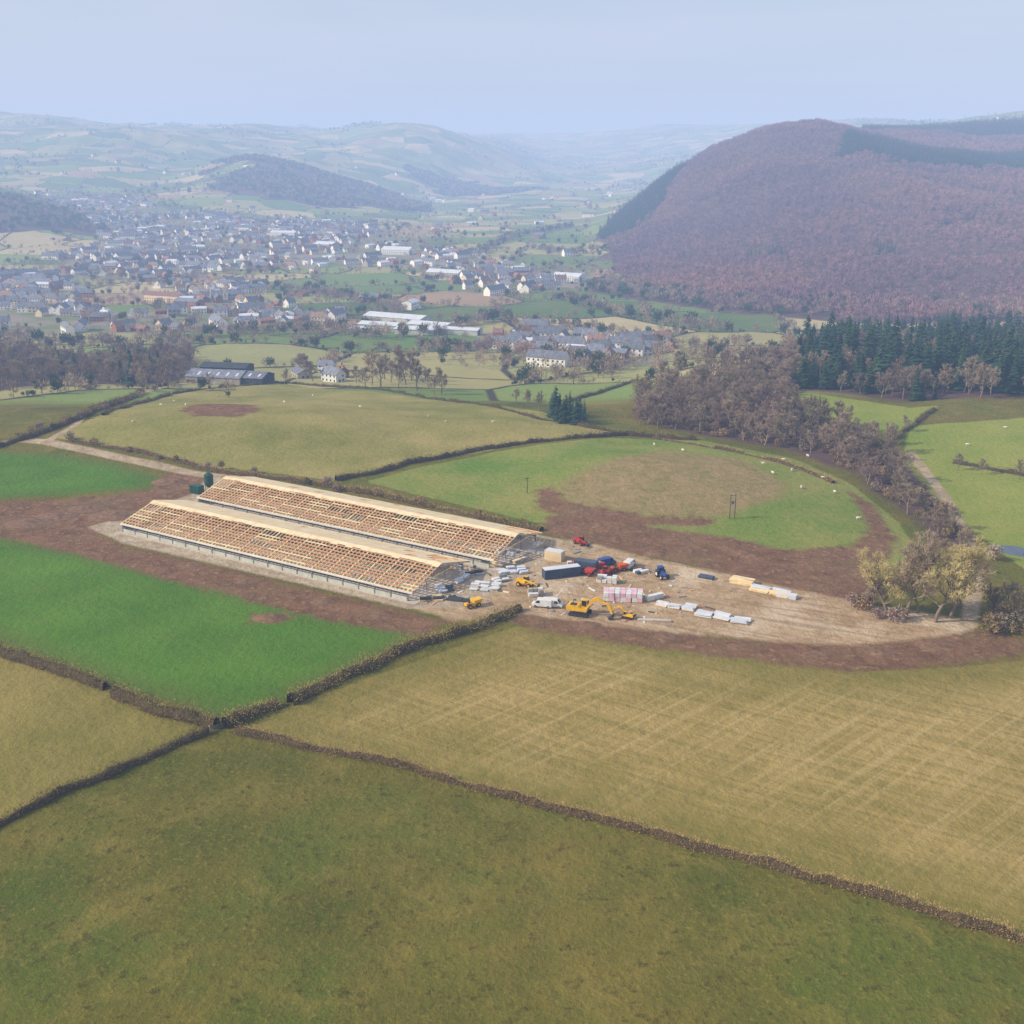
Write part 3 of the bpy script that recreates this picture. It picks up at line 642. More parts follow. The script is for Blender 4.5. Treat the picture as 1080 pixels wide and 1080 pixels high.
# ------------------------------------------------------------------ timber frame sheds
A=np.array(G(130,562)[:2]);B=np.array(G(437,636)[:2]);dv=(B-A)/np.linalg.norm(B-A);ang=math.atan2(dv[1],dv[0]);LEN=float(np.linalg.norm(B-A));pv=np.array([-dv[1],dv[0]])
def shed(org,L,W=25.,EH=2.7,RH=6.1):
    e=empty('timber_frame_shed',(org[0],org[1],.12),ang)
    b=MB();b.box((L/2,W/2,-.2),(L+1.6,W+1.6,.4),0);b.obj('floor_slab',[conc],e)
    b=MB();bay=5.2;nbay=int(L/bay)
    for y in(0,W):
        for i in range(nbay):
            x0=i*bay;b.box((x0+bay/2,y,.5),(bay-.5,.16,1.),0)
            b.box((x0+bay/2,y,1.75),(bay-.5,.05,.35),1)
    b.box((0,W/2,1.5),(.16,W-.6,3.),0);b.obj('side_walls',[cwall,darkp],e)
    b=MB()
    for i in range(nbay+1):
        x=i*bay
        for y in(0,W): b.box((x,y,1.35),(.28,.28,2.7),0)
        for y in(W*.33,W*.67): b.box((x,y,2.1),(.18,.18,4.2),0)
    b.obj('posts',[steel],e)
    sl=math.atan2(RH-EH,W/2);b=MB()
    n=int(L/1.3)
    for i in range(n+1):
        x=i*1.3+.05
        wd_=.14 if i%4 else .34
        b.beam((x,-.7,EH-.7*math.tan(sl)),(x,W/2,RH),wd_,.26,0);b.beam((x,W+.7,EH-.7*math.tan(sl)),(x,W/2,RH),wd_,.26,0)
        if i%4==0: b.beam((x,0,EH),(x,W,EH),.16,.24,0)
    b.beam((0,-.75,EH-.1),(L,-.75,EH-.1),.16,.3,1);b.beam((0,W+.75,EH-.1),(L,W+.75,EH-.1),.16,.3,1)
    b.obj('rafters',[pine,ltroof],e)
    b=MB();NP=11
    for s_ in(0,1):
        for k in range(NP):
            f=k/(NP-1);y=-.6+(W/2+.3)*f;z=EH+(RH-EH)*(y/(W/2))+.3
            if s_: y=W-y
            x=0
            while x<L-.5:
                l=min(7.8,L-x)
                if random.random()>.05 or k in(0,NP-1): b.beam((x+.03,y,z+random.uniform(-.02,.02)),(x+l-.03,y+random.uniform(-.1,.1),z),.34,.2,0 if k not in(0,NP-1) and random.random()>.15 else 1)
                x+=l
    b.obj('purlins',[purl,pine],e)
    b=MB();x=0
    while x<L-1:
        l=min(2.6,L-x)
        y0,y1=W/2+.1,W+.5
        for j in range(4):
            ya=y0+(y1-y0)*j/4;yb=y0+(y1-y0)*(j+1)/4-.05
            if (x>L*.9 and random.random()<.5) or random.random()<.04: continue
            za=RH-(ya-W/2)*math.tan(sl)+.46;zb=RH-(yb-W/2)*math.tan(sl)+.46
            b.add([(x,ya,za),(x+l-.04,ya,za),(x+l-.04,yb,zb),(x,yb,zb),(x,ya,za-.04),(x+l-.04,ya,za-.04),(x+l-.04,yb,zb-.04),(x,yb,zb-.04)],[(0,1,2,3),(7,6,5,4),(0,4,5,1),(1,5,6,2),(2,6,7,3),(3,7,4,0)],0)
        ya=W/2-1.3-random.uniform(0,.6)
        b.add([(x,ya,RH-(W/2-ya)*math.tan(sl)+.46),(x+l-.04,ya,RH-(W/2-ya)*math.tan(sl)+.46),(x+l-.04,W/2,RH+.46),(x,W/2,RH+.46)],[(0,1,2,3)],0)
        x+=l
    b.obj('roof_boarding',[osb],e)
    return e
shed(A,LEN);shed(A+pv*30.5+dv*0.,LEN+5)

# ------------------------------------------------------------------ generic gabled building
def barn(name,u,v,L,W,Hh,rz,wm,rm,pitch=.28,win=True,loc=None,lights=False,chim=False):
    p=loc or G(u,v);e=empty(name,(p[0],p[1],p[2]-.3),rz)
    rh=Hh+W/2*math.tan(pitch)
    b=MB();b.prism([(-W/2,0),(W/2,0),(W/2,Hh),(0,rh),(-W/2,Hh)],-L/2,L/2,0);b.obj('walls',[wm],e)
    b=MB();o=.5
    for s_ in(-1,1):
        x1=s_*(W/2+o);z1=Hh-o*math.tan(pitch)
        b.add([(0,-L/2-o,rh+.06),(0,L/2+o,rh+.06),(x1,L/2+o,z1+.06),(x1,-L/2-o,z1+.06),(0,-L/2-o,rh+.24),(0,L/2+o,rh+.24),(x1,L/2+o,z1+.24),(x1,-L/2-o,z1+.24)],[(0,1,2,3),(7,6,5,4),(0,4,5,1),(1,5,6,2),(2,6,7,3),(3,7,4,0)],0)
        if lights:
            for k in range(int(L/6)):
                yc=-L/2+3+k*6;xa,xb=x1*.35,x1*.75;za=rh-(rh-Hh)*abs(xa)/(W/2)+.27;zb=rh-(rh-Hh)*abs(xb)/(W/2)+.27
                b.add([(xa,yc-.6,za),(xa,yc+.6,za),(xb,yc+.6,zb),(xb,yc-.6,zb)],[(0,1,2,3)],1)
    b.obj('roof',[rm,ltroof],e)
    b=MB()
    if win:
        rows=[1.4] if Hh<4.5 else [1.4,4.0]
        for zc in rows:
            for k in range(max(2,int(L/3.2))):
                yc=-L/2+L*(k+.5)/max(2,int(L/3.2))
                for s_ in(-1,1): b.box((s_*(W/2+.01),yc,zc+.2),(.06,1.1,1.2),0)
            for s_ in(-1,1): b.box((W*.2,s_*(L/2+.01),zc+.2),(1.1,.06,1.2),0)
    for s_ in(-1,1): b.box((-W*.15,s_*(L/2+.02),1.3),(1.2 if W<12 else 4.5,.08,2.2 if W<12 else Hh*1.4-.2),1)
    b.obj('windows_and_doors',[glass,darkp],e)
    if chim:
        b=MB()
        for s_ in(-1,1): b.box((0,s_*(L/2-.6),rh+.5),(.9,.9,1.6),0);b.cyl((0,s_*(L/2-.6),rh+1.3),(0,s_*(L/2-.6),rh+1.7),.15,.12,8,1)
        b.obj('chimneys',[brick,tile],e)
    return e
for a in [('farm_barn',232,404,34,18,5.5,1.35,stone,slate,.3,False,None,True),('farm_barn',262,404,26,16,5.,1.3,darkp,slate,.3,False,None,True),('farm_barn',240,395,30,14,6,1.4,darkp,darkp,.26,False,None,False),('farm_barn',318,398,14,9,4,.5,stone,slate,.5,True,None,False)]: barn(*a)
barn('farmhouse',352,402,13,8,5.4,.9,white,slate,.7,chim=True);barn('farmhouse',345,392,10,7,5,1.3,white,slate,.7,chim=True);barn('stone_cottage',362,398,9,6.5,4.6,.3,brick,tile,.7,chim=True)
for a in [(420,342,62,24,8,1.1),(402,348,38,18,6,1.2),(455,348,40,20,6,1.1),(440,352,36,16,5,1.3),(480,352,46,14,5,1.25),(385,352,26,14,5,1.2)]:
    barn('warehouse',a[0],a[1],a[2],a[3],a[4],a[5],cwall,random.choice([ltroof,ltroof,white]),.2,False)
for a in [(175,318,46,16,8,1.2,cream,tile),(200,325,30,14,8,1.1,brick,slate),(300,250,50,18,9,1.3,white,ltroof),(345,262,40,22,8,1.,stone,ltroof),(255,244,44,16,9,1.2,white,slate),(420,268,50,24,8,1.2,white,ltroof),(470,292,50,20,7,1.1,stone,ltroof),(640,378,30,12,6,1.2,brick,slate),(600,296,40,20,7,1.,white,ltroof),(150,260,40,16,8,.8,cream,slate),(100,232,44,16,8,1.,white,slate)]:
    barn('large_town_building',*a[:6],a[6],a[7],.35,True)

def house(L,W,Hh,wm,rm,pitch=.75,ext=True):
    b=MB();rh=Hh+W/2*math.tan(pitch)
    b.prism([(-W/2,-1),(W/2,-1),(W/2,Hh),(0,rh),(-W/2,Hh)],-L/2,L/2,0)
    for s_ in(-1,1):
        x1=s_*(W/2+.4);z1=Hh-.4*math.tan(pitch)
        b.add([(0,-L/2-.3,rh+.04),(0,L/2+.3,rh+.04),(x1,L/2+.3,z1+.04),(x1,-L/2-.3,z1+.04),(0,-L/2-.3,rh+.22),(0,L/2+.3,rh+.22),(x1,L/2+.3,z1+.22),(x1,-L/2-.3,z1+.22)],[(0,1,2,3),(7,6,5,4),(0,4,5,1),(1,5,6,2),(2,6,7,3),(3,7,4,0)],1)
        n=max(2,int(L/3))
        for k in range(n):
            for zc in(1.4,4.0):
                if zc<Hh-.8:b.box((s_*(W/2+.01),-L/2+L*(k+.5)/n,zc),(.06,1.1,1.1),2)
    b.box((0,L/2-.6,rh+.4),(.8,.8,1.6),3);b.box((0,-L/2+.6,rh+.4),(.8,.8,1.6),3)
    if ext: b.box((W/2+1.4,L*.2,1.2),(2.8,3.2,2.6),0);b.box((W/2+1.4,L*.2,2.6),(3.,3.4,.16),1)
    return b.mesh('town_house_mesh',[wm,rm,glass,brick])
rend=mat('white_render',(246,242,232),(228,222,210),.4,rnd=.05)
hs=[house(11,7.5,5.4,rend,slate),house(9,7,4.8,brick,tile),house(18,7.5,5,brick,slate),house(12,7.5,5.4,rend,tile),house(10,8,5.2,stone,slate),house(24,7.5,5.6,rend,slate),house(14,8,3,brick,tile,.5),house(13,8,5.4,cream,slate),house(16,9,5.6,rend,ltroof,.4)]
HK=coll('town_house_kit',hs)
PT=[];RT=[]
for k_,p in enumerate(TOWN):
    sp=[16,19,20,15,19][k_];lo=p.min(0);hi=p.max(0);c=p.mean(0);th=[.3,.5,.2,.15,.6][k_];R_=max(hi-lo)*.75
    gx=np.arange(-R_,R_,sp);gy=np.arange(-R_,R_,sp*1.75);x,y=np.meshgrid(gx,gy);x=x.ravel();y=y.ravel()
    yb=y+(fbm(x/130,y/300,61+k_,3)-.5)*150;xb=x+(fbm(y/150,x/300,71+k_,3)-.5)*110
    wx=c[0]+xb*math.cos(th)-yb*math.sin(th)+rng.normal(0,3.2,x.size);wy=c[1]+xb*math.sin(th)+yb*math.cos(th)+rng.normal(0,3.2,x.size)
    k=(sdf(p,wx,wy)+(fbm(wx/80,wy/80,91,3)-.5)*90>0)&(rng.random(x.size)<.85)&(fbm(wx/110,wy/110,88,2)>(.36 if k_ in(0,3) else .4))&(np.abs(wx/wy)<.6)
    wx,wy=wx[k],wy[k];PT.append(np.stack([wx,wy,height(wx,wy)],1))
    RT.append(th+math.pi/2+(fbm(wx/160,wy/160,99,2)-.5)*3.+rng.normal(0,.12,k.sum())+rng.choice([0,0,math.pi/2],k.sum()))
PT=np.vstack(PT);RT=np.concatenate(RT);inst('town_houses',PT,rng.uniform(.85,1.25,len(PT)),HK,rot=RT,idx=rng.choice([0,0,0,0,1,2,3,4,4,5,5,6,7,8],len(PT)))
sel=np.where((CR>.3)&(CE>8)&(CE<16)&(Y>900)&(Y<4800)&(np.abs(X/Y)<.6)&(wd<-20)&(tw<-20))[0];ids=rng.choice(sel,size=130,replace=False,p=area[sel]/area[sel].sum())
inst('scattered_farmhouses',np.stack([X[ids],Y[ids],Z[ids]],1),np.full(len(ids),1.3),HK)
print('houses',len(PT),time.time()-T0)

# ------------------------------------------------------------------ site plant & materials
def at(name,u,v,rz,s=1.): 
    p=G(u,v);return empty(name,p,rz,s)
def wheel(b,x,y,r,w,mh=1):
    b.cyl((x,y-w/2,r),(x,y+w/2,r),r,r,16,0);b.cyl((x,y-w/2-.03,r),(x,y+w/2+.03,r),r*.5,r*.5,12,mh)
def excavator(u,v,rz,paint,s=1.):
    e=at('excavator',u,v,rz,s)
    b=MB()
    for y in(-1.25,1.25):
        b.prism([(-2.1,.25),(-1.8,0),(1.8,0),(2.1,.25),(2.2,.55),(1.9,.9),(-1.9,.9),(-2.2,.55)],y-.3,y+.3,0)
        for i in range(5): b.cyl((-1.5+i*.75,y-.33,.35),(-1.5+i*.75,y+.33,.35),.24,.24,10,1)
    b.box((0,0,.7),(1.8,2.,.5),1);b.cyl((0,0,.9),(0,0,1.15),.8,.8,16,1);b.obj('tracks',[rub,darkp],e)
    b=MB();b.prism([(-2.6,1.15),(1.7,1.15),(1.7,1.6),(.4,1.9),(-.2,2.3),(-2.5,2.35),(-2.85,2.1),(-2.9,1.4)],-1.3,1.3,0)
    b.box((-2.75,0,1.7),(.5,2.5,.9),1);b.box((-1.4,-.4,2.42),(1.2,1.2,.14),1);b.cyl((-1.8,.7,2.3),(-1.8,.7,2.9),.08,.08,8,1);b.obj('upper_body',[paint,darkp],e,.04)
    b=MB();b.prism([(.1,1.65),(1.65,1.65),(1.6,2.6),(1.3,3.1),(.1,3.1)],.35,1.28,1);b.box((.72,.81,3.14),(1.35,1.,.1),0)
    for x,z in((.1,3.1),(1.32,3.1)):b.beam((x,.34,1.6),(x,.34,3.1),.09,.09,0);b.beam((x,1.3,1.6),(x,1.3,3.1),.09,.09,0)
    b.obj('cab',[paint,glass],e)
    b=MB();b.prism([(1.,1.5),(1.4,1.4),(3.,3.4),(3.6,3.9),(6.1,3.1),(6.2,3.5),(3.7,4.6),(2.7,4.2)],-.55,-.15,0)
    b.prism([(5.7,3.8),(6.4,3.5),(7.3,1.2),(6.95,1.1),(5.9,3.)],-.5,-.2,0)
    b.beam((1.5,-.35,1.4),(3.,-.35,3.),.14,.14,1);b.beam((3.4,-.35,4.4),(5.8,-.35,3.8),.12,.12,1)
    b.prism([(7.2,1.3),(7.5,.7),(7.2,.15),(6.5,.05),(6.3,.4),(6.9,.6),(6.9,1.2)],-.9,.2,1);b.obj('boom_and_bucket',[paint,darkp],e,.03)
    return e
def telehandler(name,u,v,rz,paint,s=1.):
    e=at(name,u,v,rz,s);b=MB()
    for x in(-1.5,1.5):
        for y in(-1.,1.): wheel(b,x,y,.62,.45)
    b.obj('wheels',[rub,paint],e)
    b=MB();b.prism([(-2.3,.6),(2.,.6),(2.1,1.),(1.2,1.15),(-.8,1.2),(-1.2,1.7),(-2.4,1.75),(-2.5,1.)],-.75,.75,0);b.box((-.4,-.75,1.3),(1.6,.6,.7),0);b.obj('chassis',[paint],e,.04)
    b=MB();b.prism([(-.7,1.1),(.8,1.1),(.7,1.8),(.4,2.45),(-.6,2.45)],.2,1.05,0);b.box((-.1,.62,2.5),(1.1,.9,.1),1);b.obj('cab',[glass,paint],e)
    b=MB();b.beam((-2.2,-.2,1.9),(3.,-.2,1.25),.34,.38,0);b.beam((2.2,-.2,1.35),(3.9,-.2,.8),.24,.28,0);b.box((3.95,-.2,.7),(.12,1.2,.9),1)
    for y in(-.6,.2): b.box((4.5,y,.28),(1.1,.12,.06),1)
    b.obj('telescopic_boom',[paint,darkp],e);return e
def tractor(u,v,rz,paint):
    e=at('tractor',u,v,rz);b=MB()
    for y in(-.95,.95): wheel(b,-.9,y,.92,.55);wheel(b,1.5,y,.6,.42)
    b.obj('wheels',[rub,white],e);b=MB();b.prism([(-.2,.8),(2.3,.8),(2.35,1.4),(2.2,1.7),(-.2,1.85)],-.4,.4,0);b.box((-1.,0,1.1),(1.6,1.,.6),0)
    for y in(-.95,.95): b.box((-.9,y,1.92),(1.5,.55,.1),0)
    b.cyl((1.,.3,1.7),(1.,.3,2.5),.05,.05,8,1);b.obj('bonnet_and_mudguards',[paint,darkp],e,.03)
    b=MB();b.prism([(-1.6,1.4),(-.1,1.4),(-.2,2.75),(-1.5,2.75)],-.7,.7,0);b.box((-.85,0,2.8),(1.7,1.6,.12),1);b.obj('cab',[glass,paint],e);return e
def dumper(u,v,rz,paint):
    e=at('site_dumper',u,v,rz);b=MB()
    for x in(-1.2,1.3):
        for y in(-.9,.9): wheel(b,x,y,.6,.5)
    b.obj('wheels',[rub,paint],e);b=MB();b.box((-.9,0,1.),(2.2,1.2,.7),0);b.prism([(.2,.9),(1.9,.9),(2.6,2.),(0,1.9)],-1.05,1.05,0);b.obj('body_and_skip',[paint],e,.04)
    b=MB();b.beam((-1.2,-.6,1.3),(-1.2,-.6,2.6),.08,.08,0);b.beam((-1.2,.6,1.3),(-1.2,.6,2.6),.08,.08,0);b.beam((-1.2,-.6,2.6),(-1.2,.6,2.6),.08,.08,0);b.box((-.9,0,1.5),(.6,.5,.35),0);b.obj('roll_bar_and_seat',[darkp],e);return e
def van(u,v,rz,paint):
    e=at('van',u,v,rz);b=MB();b.prism([(-2.5,.4),(2.5,.4),(2.55,1.),(1.9,1.25),(1.3,2.1),(1.,2.2),(-2.5,2.2)],-.95,.95,0);b.obj('body',[paint],e,.06)
    b=MB();b.prism([(1.93,1.27),(1.33,2.08),(1.36,2.1),(1.97,1.29)],-.85,.85,0)
    for y in(-.97,.97): b.prism([(.5,1.3),(1.6,1.3),(1.15,1.95),(.5,1.95)],y-.01,y+.01,0)
    b.obj('windows',[glass],e);b=MB()
    for x in(-1.6,1.6):
        for y in(-.85,.85): wheel(b,x,y,.36,.24)
    b.obj('wheels',[rub,steel],e);return e
def container(name,u,v,rz,L,paint,roof=None,Hh=2.6):
    e=at(name,u,v,rz);b=MB();n=int(L/.3)
    for s_ in(-1,1):
        for i in range(n):
            x=-L/2+.1+i*(L-.2)/n;b.box((x+.08,s_*1.2,Hh/2+.1),(.15,.06,Hh-.3),0)
    b.box((0,0,Hh/2+.1),(L-.06,2.36,Hh-.1),0);b.box((0,0,Hh+.1),(L,2.44,.1),1)
    for z in(.12,):b.box((0,0,z),(L,2.44,.16),0)
    for x in(-L/2,L/2):
        for y in(-1.16,1.16): b.box((x,y,Hh/2+.1),(.14,.14,Hh),0)
        for y in(-.5,.5): b.cyl((x+math.copysign(.06,x),y,.3),(x+math.copysign(.06,x),y,Hh-.2),.03,.03,6,2)
    b.obj('corrugated_body',[paint,roof or paint,steel],e);return e
def stack(name,u,v,rz,nx,ny,nz,d,m1,gap=.12,jit=.05,pallet=True,m2=None):
    e=at(name,u,v,rz);b=MB();c=MB()
    for i in range(nx):
        for j in range(ny):
            x=(i-(nx-1)/2)*(d[0]+gap);y=(j-(ny-1)/2)*(d[1]+gap);k=nz if isinstance(nz,int) else random.randint(*nz)
            if pallet:
                for q in(-.4,0,.4): c.box((x,y+q*d[1],.07),(d[0],.1,.1),0)
                for q in range(5): c.box((x+(q-2)*d[0]*.22,y,.135),(d[0]*.12,d[1],.03),0)
            for l in range(k): b.box((x+random.uniform(-jit,jit),y+random.uniform(-jit,jit),.16+d[2]*(l+.5)),(d[0],d[1],d[2]-.03),0 if not m2 or random.random()<.6 else 1,rz=random.uniform(-jit,jit)*.4)
    b.obj('packs',[m1,m2 or m1],e)
    if pallet: c.obj('pallets',[pine],e)
    return e
excavator(612,648,-.35,yel,1.15);excavator(662,652,2.6,yel,.6)
telehandler('telehandler',554,618,-.5,yel);telehandler('telehandler',612,574,-.9,red,.9);telehandler('telehandler',640,606,.7,red,.9)
tractor(698,609,-1.2,blue);dumper(652,602,.3,orng);dumper(618,606,-.5,red);dumper(498,640,.6,yel)
van(583,640,-.2,white);van(572,640,2.9,white);van(640,596,.5,blue);van(664,598,1.1,white)
container('site_container',592,608,.32,10,navy,ltroof);container('site_container',618,601,-.4,6,navy);container('welfare_cabin',585,590,-.5,5,cream,ltroof)
stack('insulation_pallets',657,632,-.12,7,3,2,(1.3,1.3,1.1),pink,m2=white,jit=.12)
stack('board_stack',762,652,-.45,3,2,(1,3),(4.,1.3,.25),white,jit=.4,gap=.6,m2=ltroof);stack('board_stack',712,640,-.4,3,2,(1,3),(3.,1.2,.25),white,jit=.35,gap=.5,m2=ltroof)
stack('board_stack',690,632,.5,2,1,3,(2.4,1.2,.4),white);stack('timber_stack',783,615,-.5,1,3,4,(6.,.9,.3),pine,jit=.25);stack('timber_stack',812,625,-.55,2,3,(2,3),(5.,.9,.3),pine,m2=ltroof,jit=.3)
stack('timber_stack',830,630,-.5,1,2,3,(5,.9,.3),ltroof);stack('board_stack',690,655,-.1,2,1,1,(4,1.,.3),conc)
stack('block_pallets',628,600,.4,4,2,2,(1.1,1.1,.8),stone,m2=red);stack('block_pallets',606,596,.1,3,2,1,(1.2,1.1,.8),brick,m2=white)
stack('block_pallets',640,614,-.2,4,2,(1,2),(1.2,1.1,.8),white,m2=stone,jit=.1);stack('block_pallets',565,628,.2,3,2,(1,2),(1.2,1.1,.8),stone,m2=white,jit=.1);stack('block_pallets',676,604,.5,3,2,1,(1.2,1.1,.7),navy,m2=white,jit=.1)
for q,(u,v,r) in enumerate([(500,606,.4),(520,596,-.3),(470,622,.3),(530,582,-.5),(565,583,-.5),(540,603,.2),(487,612,1.),(512,620,-.2),(455,632,.1),(548,592,.7),(480,600,-.5),(528,612,.5)]):
    stack('board_stack',u,v,r,random.randint(2,3),random.randint(1,3),(1,3),(random.uniform(1.8,3.4),1.2,.28),random.choice([white,ltroof,pine]),jit=.35,gap=.5,m2=random.choice([ltroof,steel,darkp]))
stack('roof_sheet_stack',488,634,-.4,2,2,2,(4,1.,.2),darkp,jit=.2);stack('roof_sheet_stack',745,610,-.5,1,2,2,(4,1.,.3),navy,jit=.1)
b=MB();dp=[(440,640),(480,600),(575,570),(640,585),(720,606),(760,650),(660,655),(560,645),(500,640)];dpw=GP(dp)
P=scat(dpw,3.2);P=P[rng.random(len(P))<.6]
for x,y,z in P:
    L_=random.choice([.4,.6,.9,1.4,2.,3.,4.]);b.box((x,y,z+.12),(L_,random.uniform(.15,.8),random.uniform(.1,.5)),random.randrange(7),rz=random.uniform(0,3.14))
b.obj('scattered_building_materials',[pine,white,darkp,steel,purl,conc,brick])
def heap(u,v,r,h,m_):
    x0,y0,z0=G(u,v);n=28;V=[];Fc=[]
    for i in range(n):
        for j in range(n):
            a=(i/(n-1)*2-1);c_=(j/(n-1)*2-1);V.append((x0+a*r,y0+c_*r*.7,0))
    V=np.array(V);a=(V[:,0]-x0)/r;c_=(V[:,1]-y0)/(r*.7);d=np.hypot(a,c_)
    V[:,2]=z0-.3+np.clip(1-d,0,1)**.8*h*(.6+.9*fbm(V[:,0]/1.6,V[:,1]/1.6,4,4))
    for i in range(n-1):
        for j in range(n-1): q=i*n+j;Fc.append((q,q+n,q+n+1,q+1))
    link('spoil_heap',mesh_np('spoil_heap',V,Fc,[m_]))
soil=mat('soil',(138,108,80),(98,74,54),.8,coord='Object')
heap(284,652,5,1.3,soil);heap(690,585,4,1.,soil);heap(120,545,9,1.5,soil);heap(60,545,8,1.2,soil);heap(180,508,7,1.6,soil);heap(30,552,9,1.2,soil);heap(90,537,7,1.2,soil)
for u,v in [(620,660),(700,672),(780,682),(860,690),(930,688),(985,680),(200,596),(260,612),(340,635),(400,650)]: heap(u,v,random.uniform(4,7),random.uniform(.5,.9),soil)
# pond beside the track
x0,y0,z0=G(1064,582);b=MB();n=28;ring=[(x0+(5+1.2*math.sin(3*a)+.6*math.sin(5*a+1))*math.cos(a),y0+(6+1.*math.cos(2*a))*math.sin(a),z0+.25) for a in [2*math.pi*i/n for i in range(n)]]
b.add(ring,[tuple(range(n))],0);b.obj('pond',[mat('pond_water',(70,84,92),(56,66,70),.5,rough=.12,spec=.6)])
e=at('feed_silo',221,517,0);b=MB();b.cyl((0,0,2.2),(0,0,5.4),1.5,1.5,18,0);b.cyl((0,0,5.4),(0,0,6.2),1.5,.3,18,0);b.cyl((0,0,2.2),(0,0,.9),1.5,.3,18,0)
for i in range(6): b.cyl((0,0,2.4+i*.55),(0,0,2.45+i*.55),1.54,1.54,18,0)
for i in range(4):
    t_=i*math.pi/2+.8;b.beam((1.4*math.cos(t_),1.4*math.sin(t_),0),(1.4*math.cos(t_),1.4*math.sin(t_),2.6),.14,.14,1)
b.obj('bin_and_legs',[grn,steel],e)
container('site_container',208,520,ang,4,grn)
g0=G(222,772);g1=G(240,766);e=empty('field_gate',(g0[0],g0[1],g0[2]),math.atan2(g1[1]-g0[1],g1[0]-g0[0]));w_=math.hypot(g1[0]-g0[0],g1[1]-g0[1]);b=MB()
for z in(.25,.45,.65,.88,1.12): b.beam((0,0,z),(w_,0,z),.05,.06,0)
for x in(0,w_/2,w_): b.beam((x,0,.15),(x,0,1.2),.06,.06,0)
b.beam((0,.03,.25),(w_/2,.03,1.12),.05,.05,0)
for x in(-.15,w_+.15): b.box((x,0,.65),(.2,.2,1.5),1)
b.obj('bars_and_posts',[steel,pine],e)
wood=mat('weathered_pole',(110,94,74),(80,66,52),1.)
def pole(u,v,h,dbl=False):
    e=at('utility_pole',u,v,.4);b=MB()
    for x in((-.9,.9) if dbl else (0,)): b.cyl((x,0,-.3),(x,0,h),.15,.1,10,0)
    b.beam((-1.1,0,h-.5),(1.1,0,h-.5),.12,.14,0)
    for x in(-.95,0,.95): b.cyl((x,0,h-.42),(x,0,h-.15),.06,.05,8,1)
    if dbl: b.beam((-.9,0,h-2.5),(.9,0,h-2.5),.12,.12,0);b.box((0,.35,h-3.),(.9,.6,.9),2)
    b.obj('pole_and_crossarm',[wood,white,steel],e)
pole(772,547,8.,True);pole(556,520,5.5)
def sheep_mesh():
    bm=bmesh.new()
    def blob(c,s,sub=2,ry=0):
        r=bmesh.ops.create_icosphere(bm,subdivisions=sub,radius=1,matrix=Matrix.Translation(c)@Matrix.Rotation(ry,4,'Y')@Matrix.Diagonal((*s,1)));return r['verts']
    v=blob((0,0,.62),(.58,.27,.28))
    for q in v: q.co+=Vector((0,0,.02*math.sin(q.co.x*9)*math.cos(q.co.y*11)))
    blob((.5,0,.74),(.24,.15,.17),1,-.7);blob((.76,0,.8),(.17,.085,.1),1,.5);blob((-.58,0,.6),(.06,.05,.14),1)
    blob((.66,.11,.86),(.03,.08,.03),1);blob((.66,-.11,.86),(.03,.08,.03),1)
    for x in(-.36,.36):
        for y in(-.15,.15):
            bmesh.ops.create_cone(bm,cap_ends=True,segments=6,radius1=.035,radius2=.07,depth=.45,matrix=Matrix.Translation((x,y,.22)))
    me_=bpy.data.meshes.new('sheep');bm.to_mesh(me_);bm.free();me_.materials.append(wool)
    for p in me_.polygons:p.use_smooth=True
    return me_
sm=sheep_mesh()
for u,v in [(805,490),(815,500),(835,497),(880,520),(868,505),(845,515),(852,482),(826,486),(300,425),(196,428),(184,424),(170,428),(330,418),(470,446),(452,440),(140,446),(230,418),(380,430),(690,470),(720,476),(820,466),(1060,452),(1020,470),(905,548),(520,446)]:
    o=link('sheep',sm);o.location=G(u,v);o.rotation_euler=(0,0,random.uniform(0,6.28));o.scale=(1.15,)*3
print('site',time.time()-T0)

# ------------------------------------------------------------------ light, sky, haze
az=math.radians(-102);el=math.radians(33)
sv=Vector((math.sin(az)*math.cos(el),math.cos(az)*math.cos(el),math.sin(el)))
sl=bpy.data.lights.new('sun','SUN');sl.energy=4.8;sl.angle=math.radians(.6);sl.color=(1.,.92,.79)
so=bpy.data.objects.new('sun',sl);scene.collection.objects.link(so);so.rotation_euler=sv.to_track_quat('Z','Y').to_euler();so.location=(-300,0,400)
w=bpy.data.worlds.new('World');scene.world=w;w.use_nodes=True;wn=w.node_tree.nodes;wl=w.node_tree.links
sk=wn.new('ShaderNodeTexSky');sk.sky_type='NISHITA';sk.sun_disc=False;sk.sun_elevation=el;sk.sun_rotation=az;sk.dust_density=2.;sk.altitude=200
bg=wn['Background'];bg.inputs[1].default_value=.15
tcw=wn.new('ShaderNodeTexCoord');mpw=wn.new('ShaderNodeMapping');mpw.inputs['Scale'].default_value=(1.2,1.2,9.);wl.new(tcw.outputs['Generated'],mpw.inputs[0])
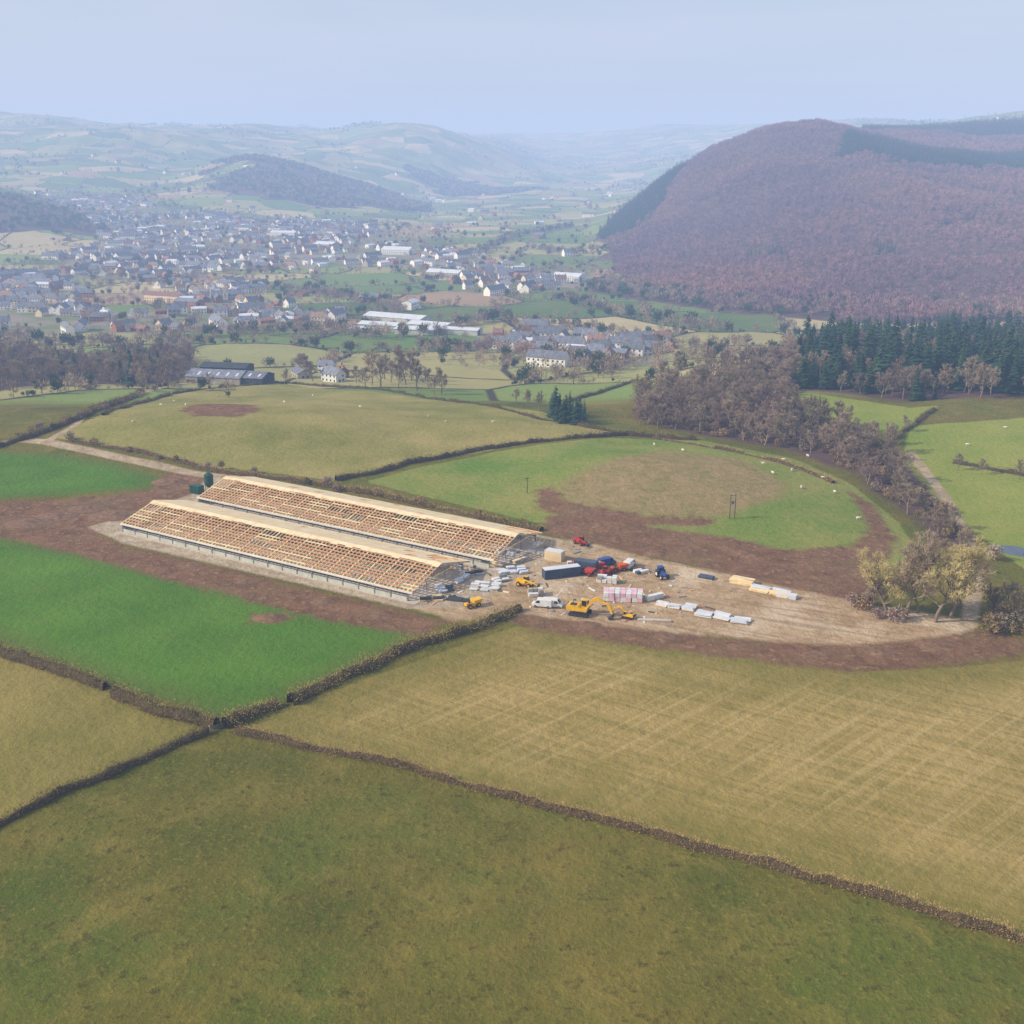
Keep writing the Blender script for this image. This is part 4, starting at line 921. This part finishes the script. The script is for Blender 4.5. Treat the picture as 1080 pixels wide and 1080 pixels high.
nw=wn.new('ShaderNodeTexNoise');nw.inputs['Scale'].default_value=2.2;nw.inputs['Detail'].default_value=5;wl.new(mpw.outputs[0],nw.inputs[0])
mw=wn.new('ShaderNodeMapRange');mw.inputs[1].default_value=.4;mw.inputs[2].default_value=.68;mw.inputs[3].default_value=.35;mw.inputs[4].default_value=.85;wl.new(nw.outputs[0],mw.inputs[0])
xw=wn.new('ShaderNodeMix');xw.data_type='RGBA';wl.new(mw.outputs[0],xw.inputs[0]);wl.new(sk.outputs[0],xw.inputs[6]);xw.inputs[7].default_value=(4.5,4.55,5.5,1)
wl.new(xw.outputs[2],bg.inputs[0])
bpy.ops.mesh.primitive_cube_add(size=1,location=(0,8000,150));hz=bpy.context.object;hz.name='haze';hz.scale=(36000,19000,620)
hm=bpy.data.materials.new('emissive_haze');hm.use_nodes=True;hn=hm.node_tree.nodes;hl=hm.node_tree.links;hn.clear();ho=hn.new('ShaderNodeOutputMaterial')
ab=hn.new('ShaderNodeVolumeAbsorption');DEN=.00025;ex=(.74,.86,1.);ab.inputs['Density'].default_value=DEN;ab.inputs['Color'].default_value=(1-ex[0],1-ex[1],1-ex[2],1)
em=hn.new('ShaderNodeEmission');sat=(.54,.66,.90)  # haze glows by emission, standing in for daylight scattered in the air
em.inputs['Color'].default_value=(sat[0]*ex[0],sat[1]*ex[1],sat[2]*ex[2],1);em.inputs['Strength'].default_value=DEN
ad=hn.new('ShaderNodeAddShader');hl.new(ab.outputs[0],ad.inputs[0]);hl.new(em.outputs[0],ad.inputs[1]);hl.new(ad.outputs[0],ho.inputs['Volume']);hz.data.materials.append(hm)
cam=bpy.data.cameras.new('camera');cam.sensor_width=36;cam.lens=36*FOC/1080;cam.clip_start=1;cam.clip_end=60000
cobj=bpy.data.objects.new('camera',cam);scene.collection.objects.link(cobj);cobj.location=(0,0,CAMH);cobj.rotation_euler=(math.pi/2-PITCH,0,0);scene.camera=cobj
scene.view_settings.view_transform='Standard';scene.view_settings.look='None';scene.view_settings.exposure=0
print('done',time.time()-T0)
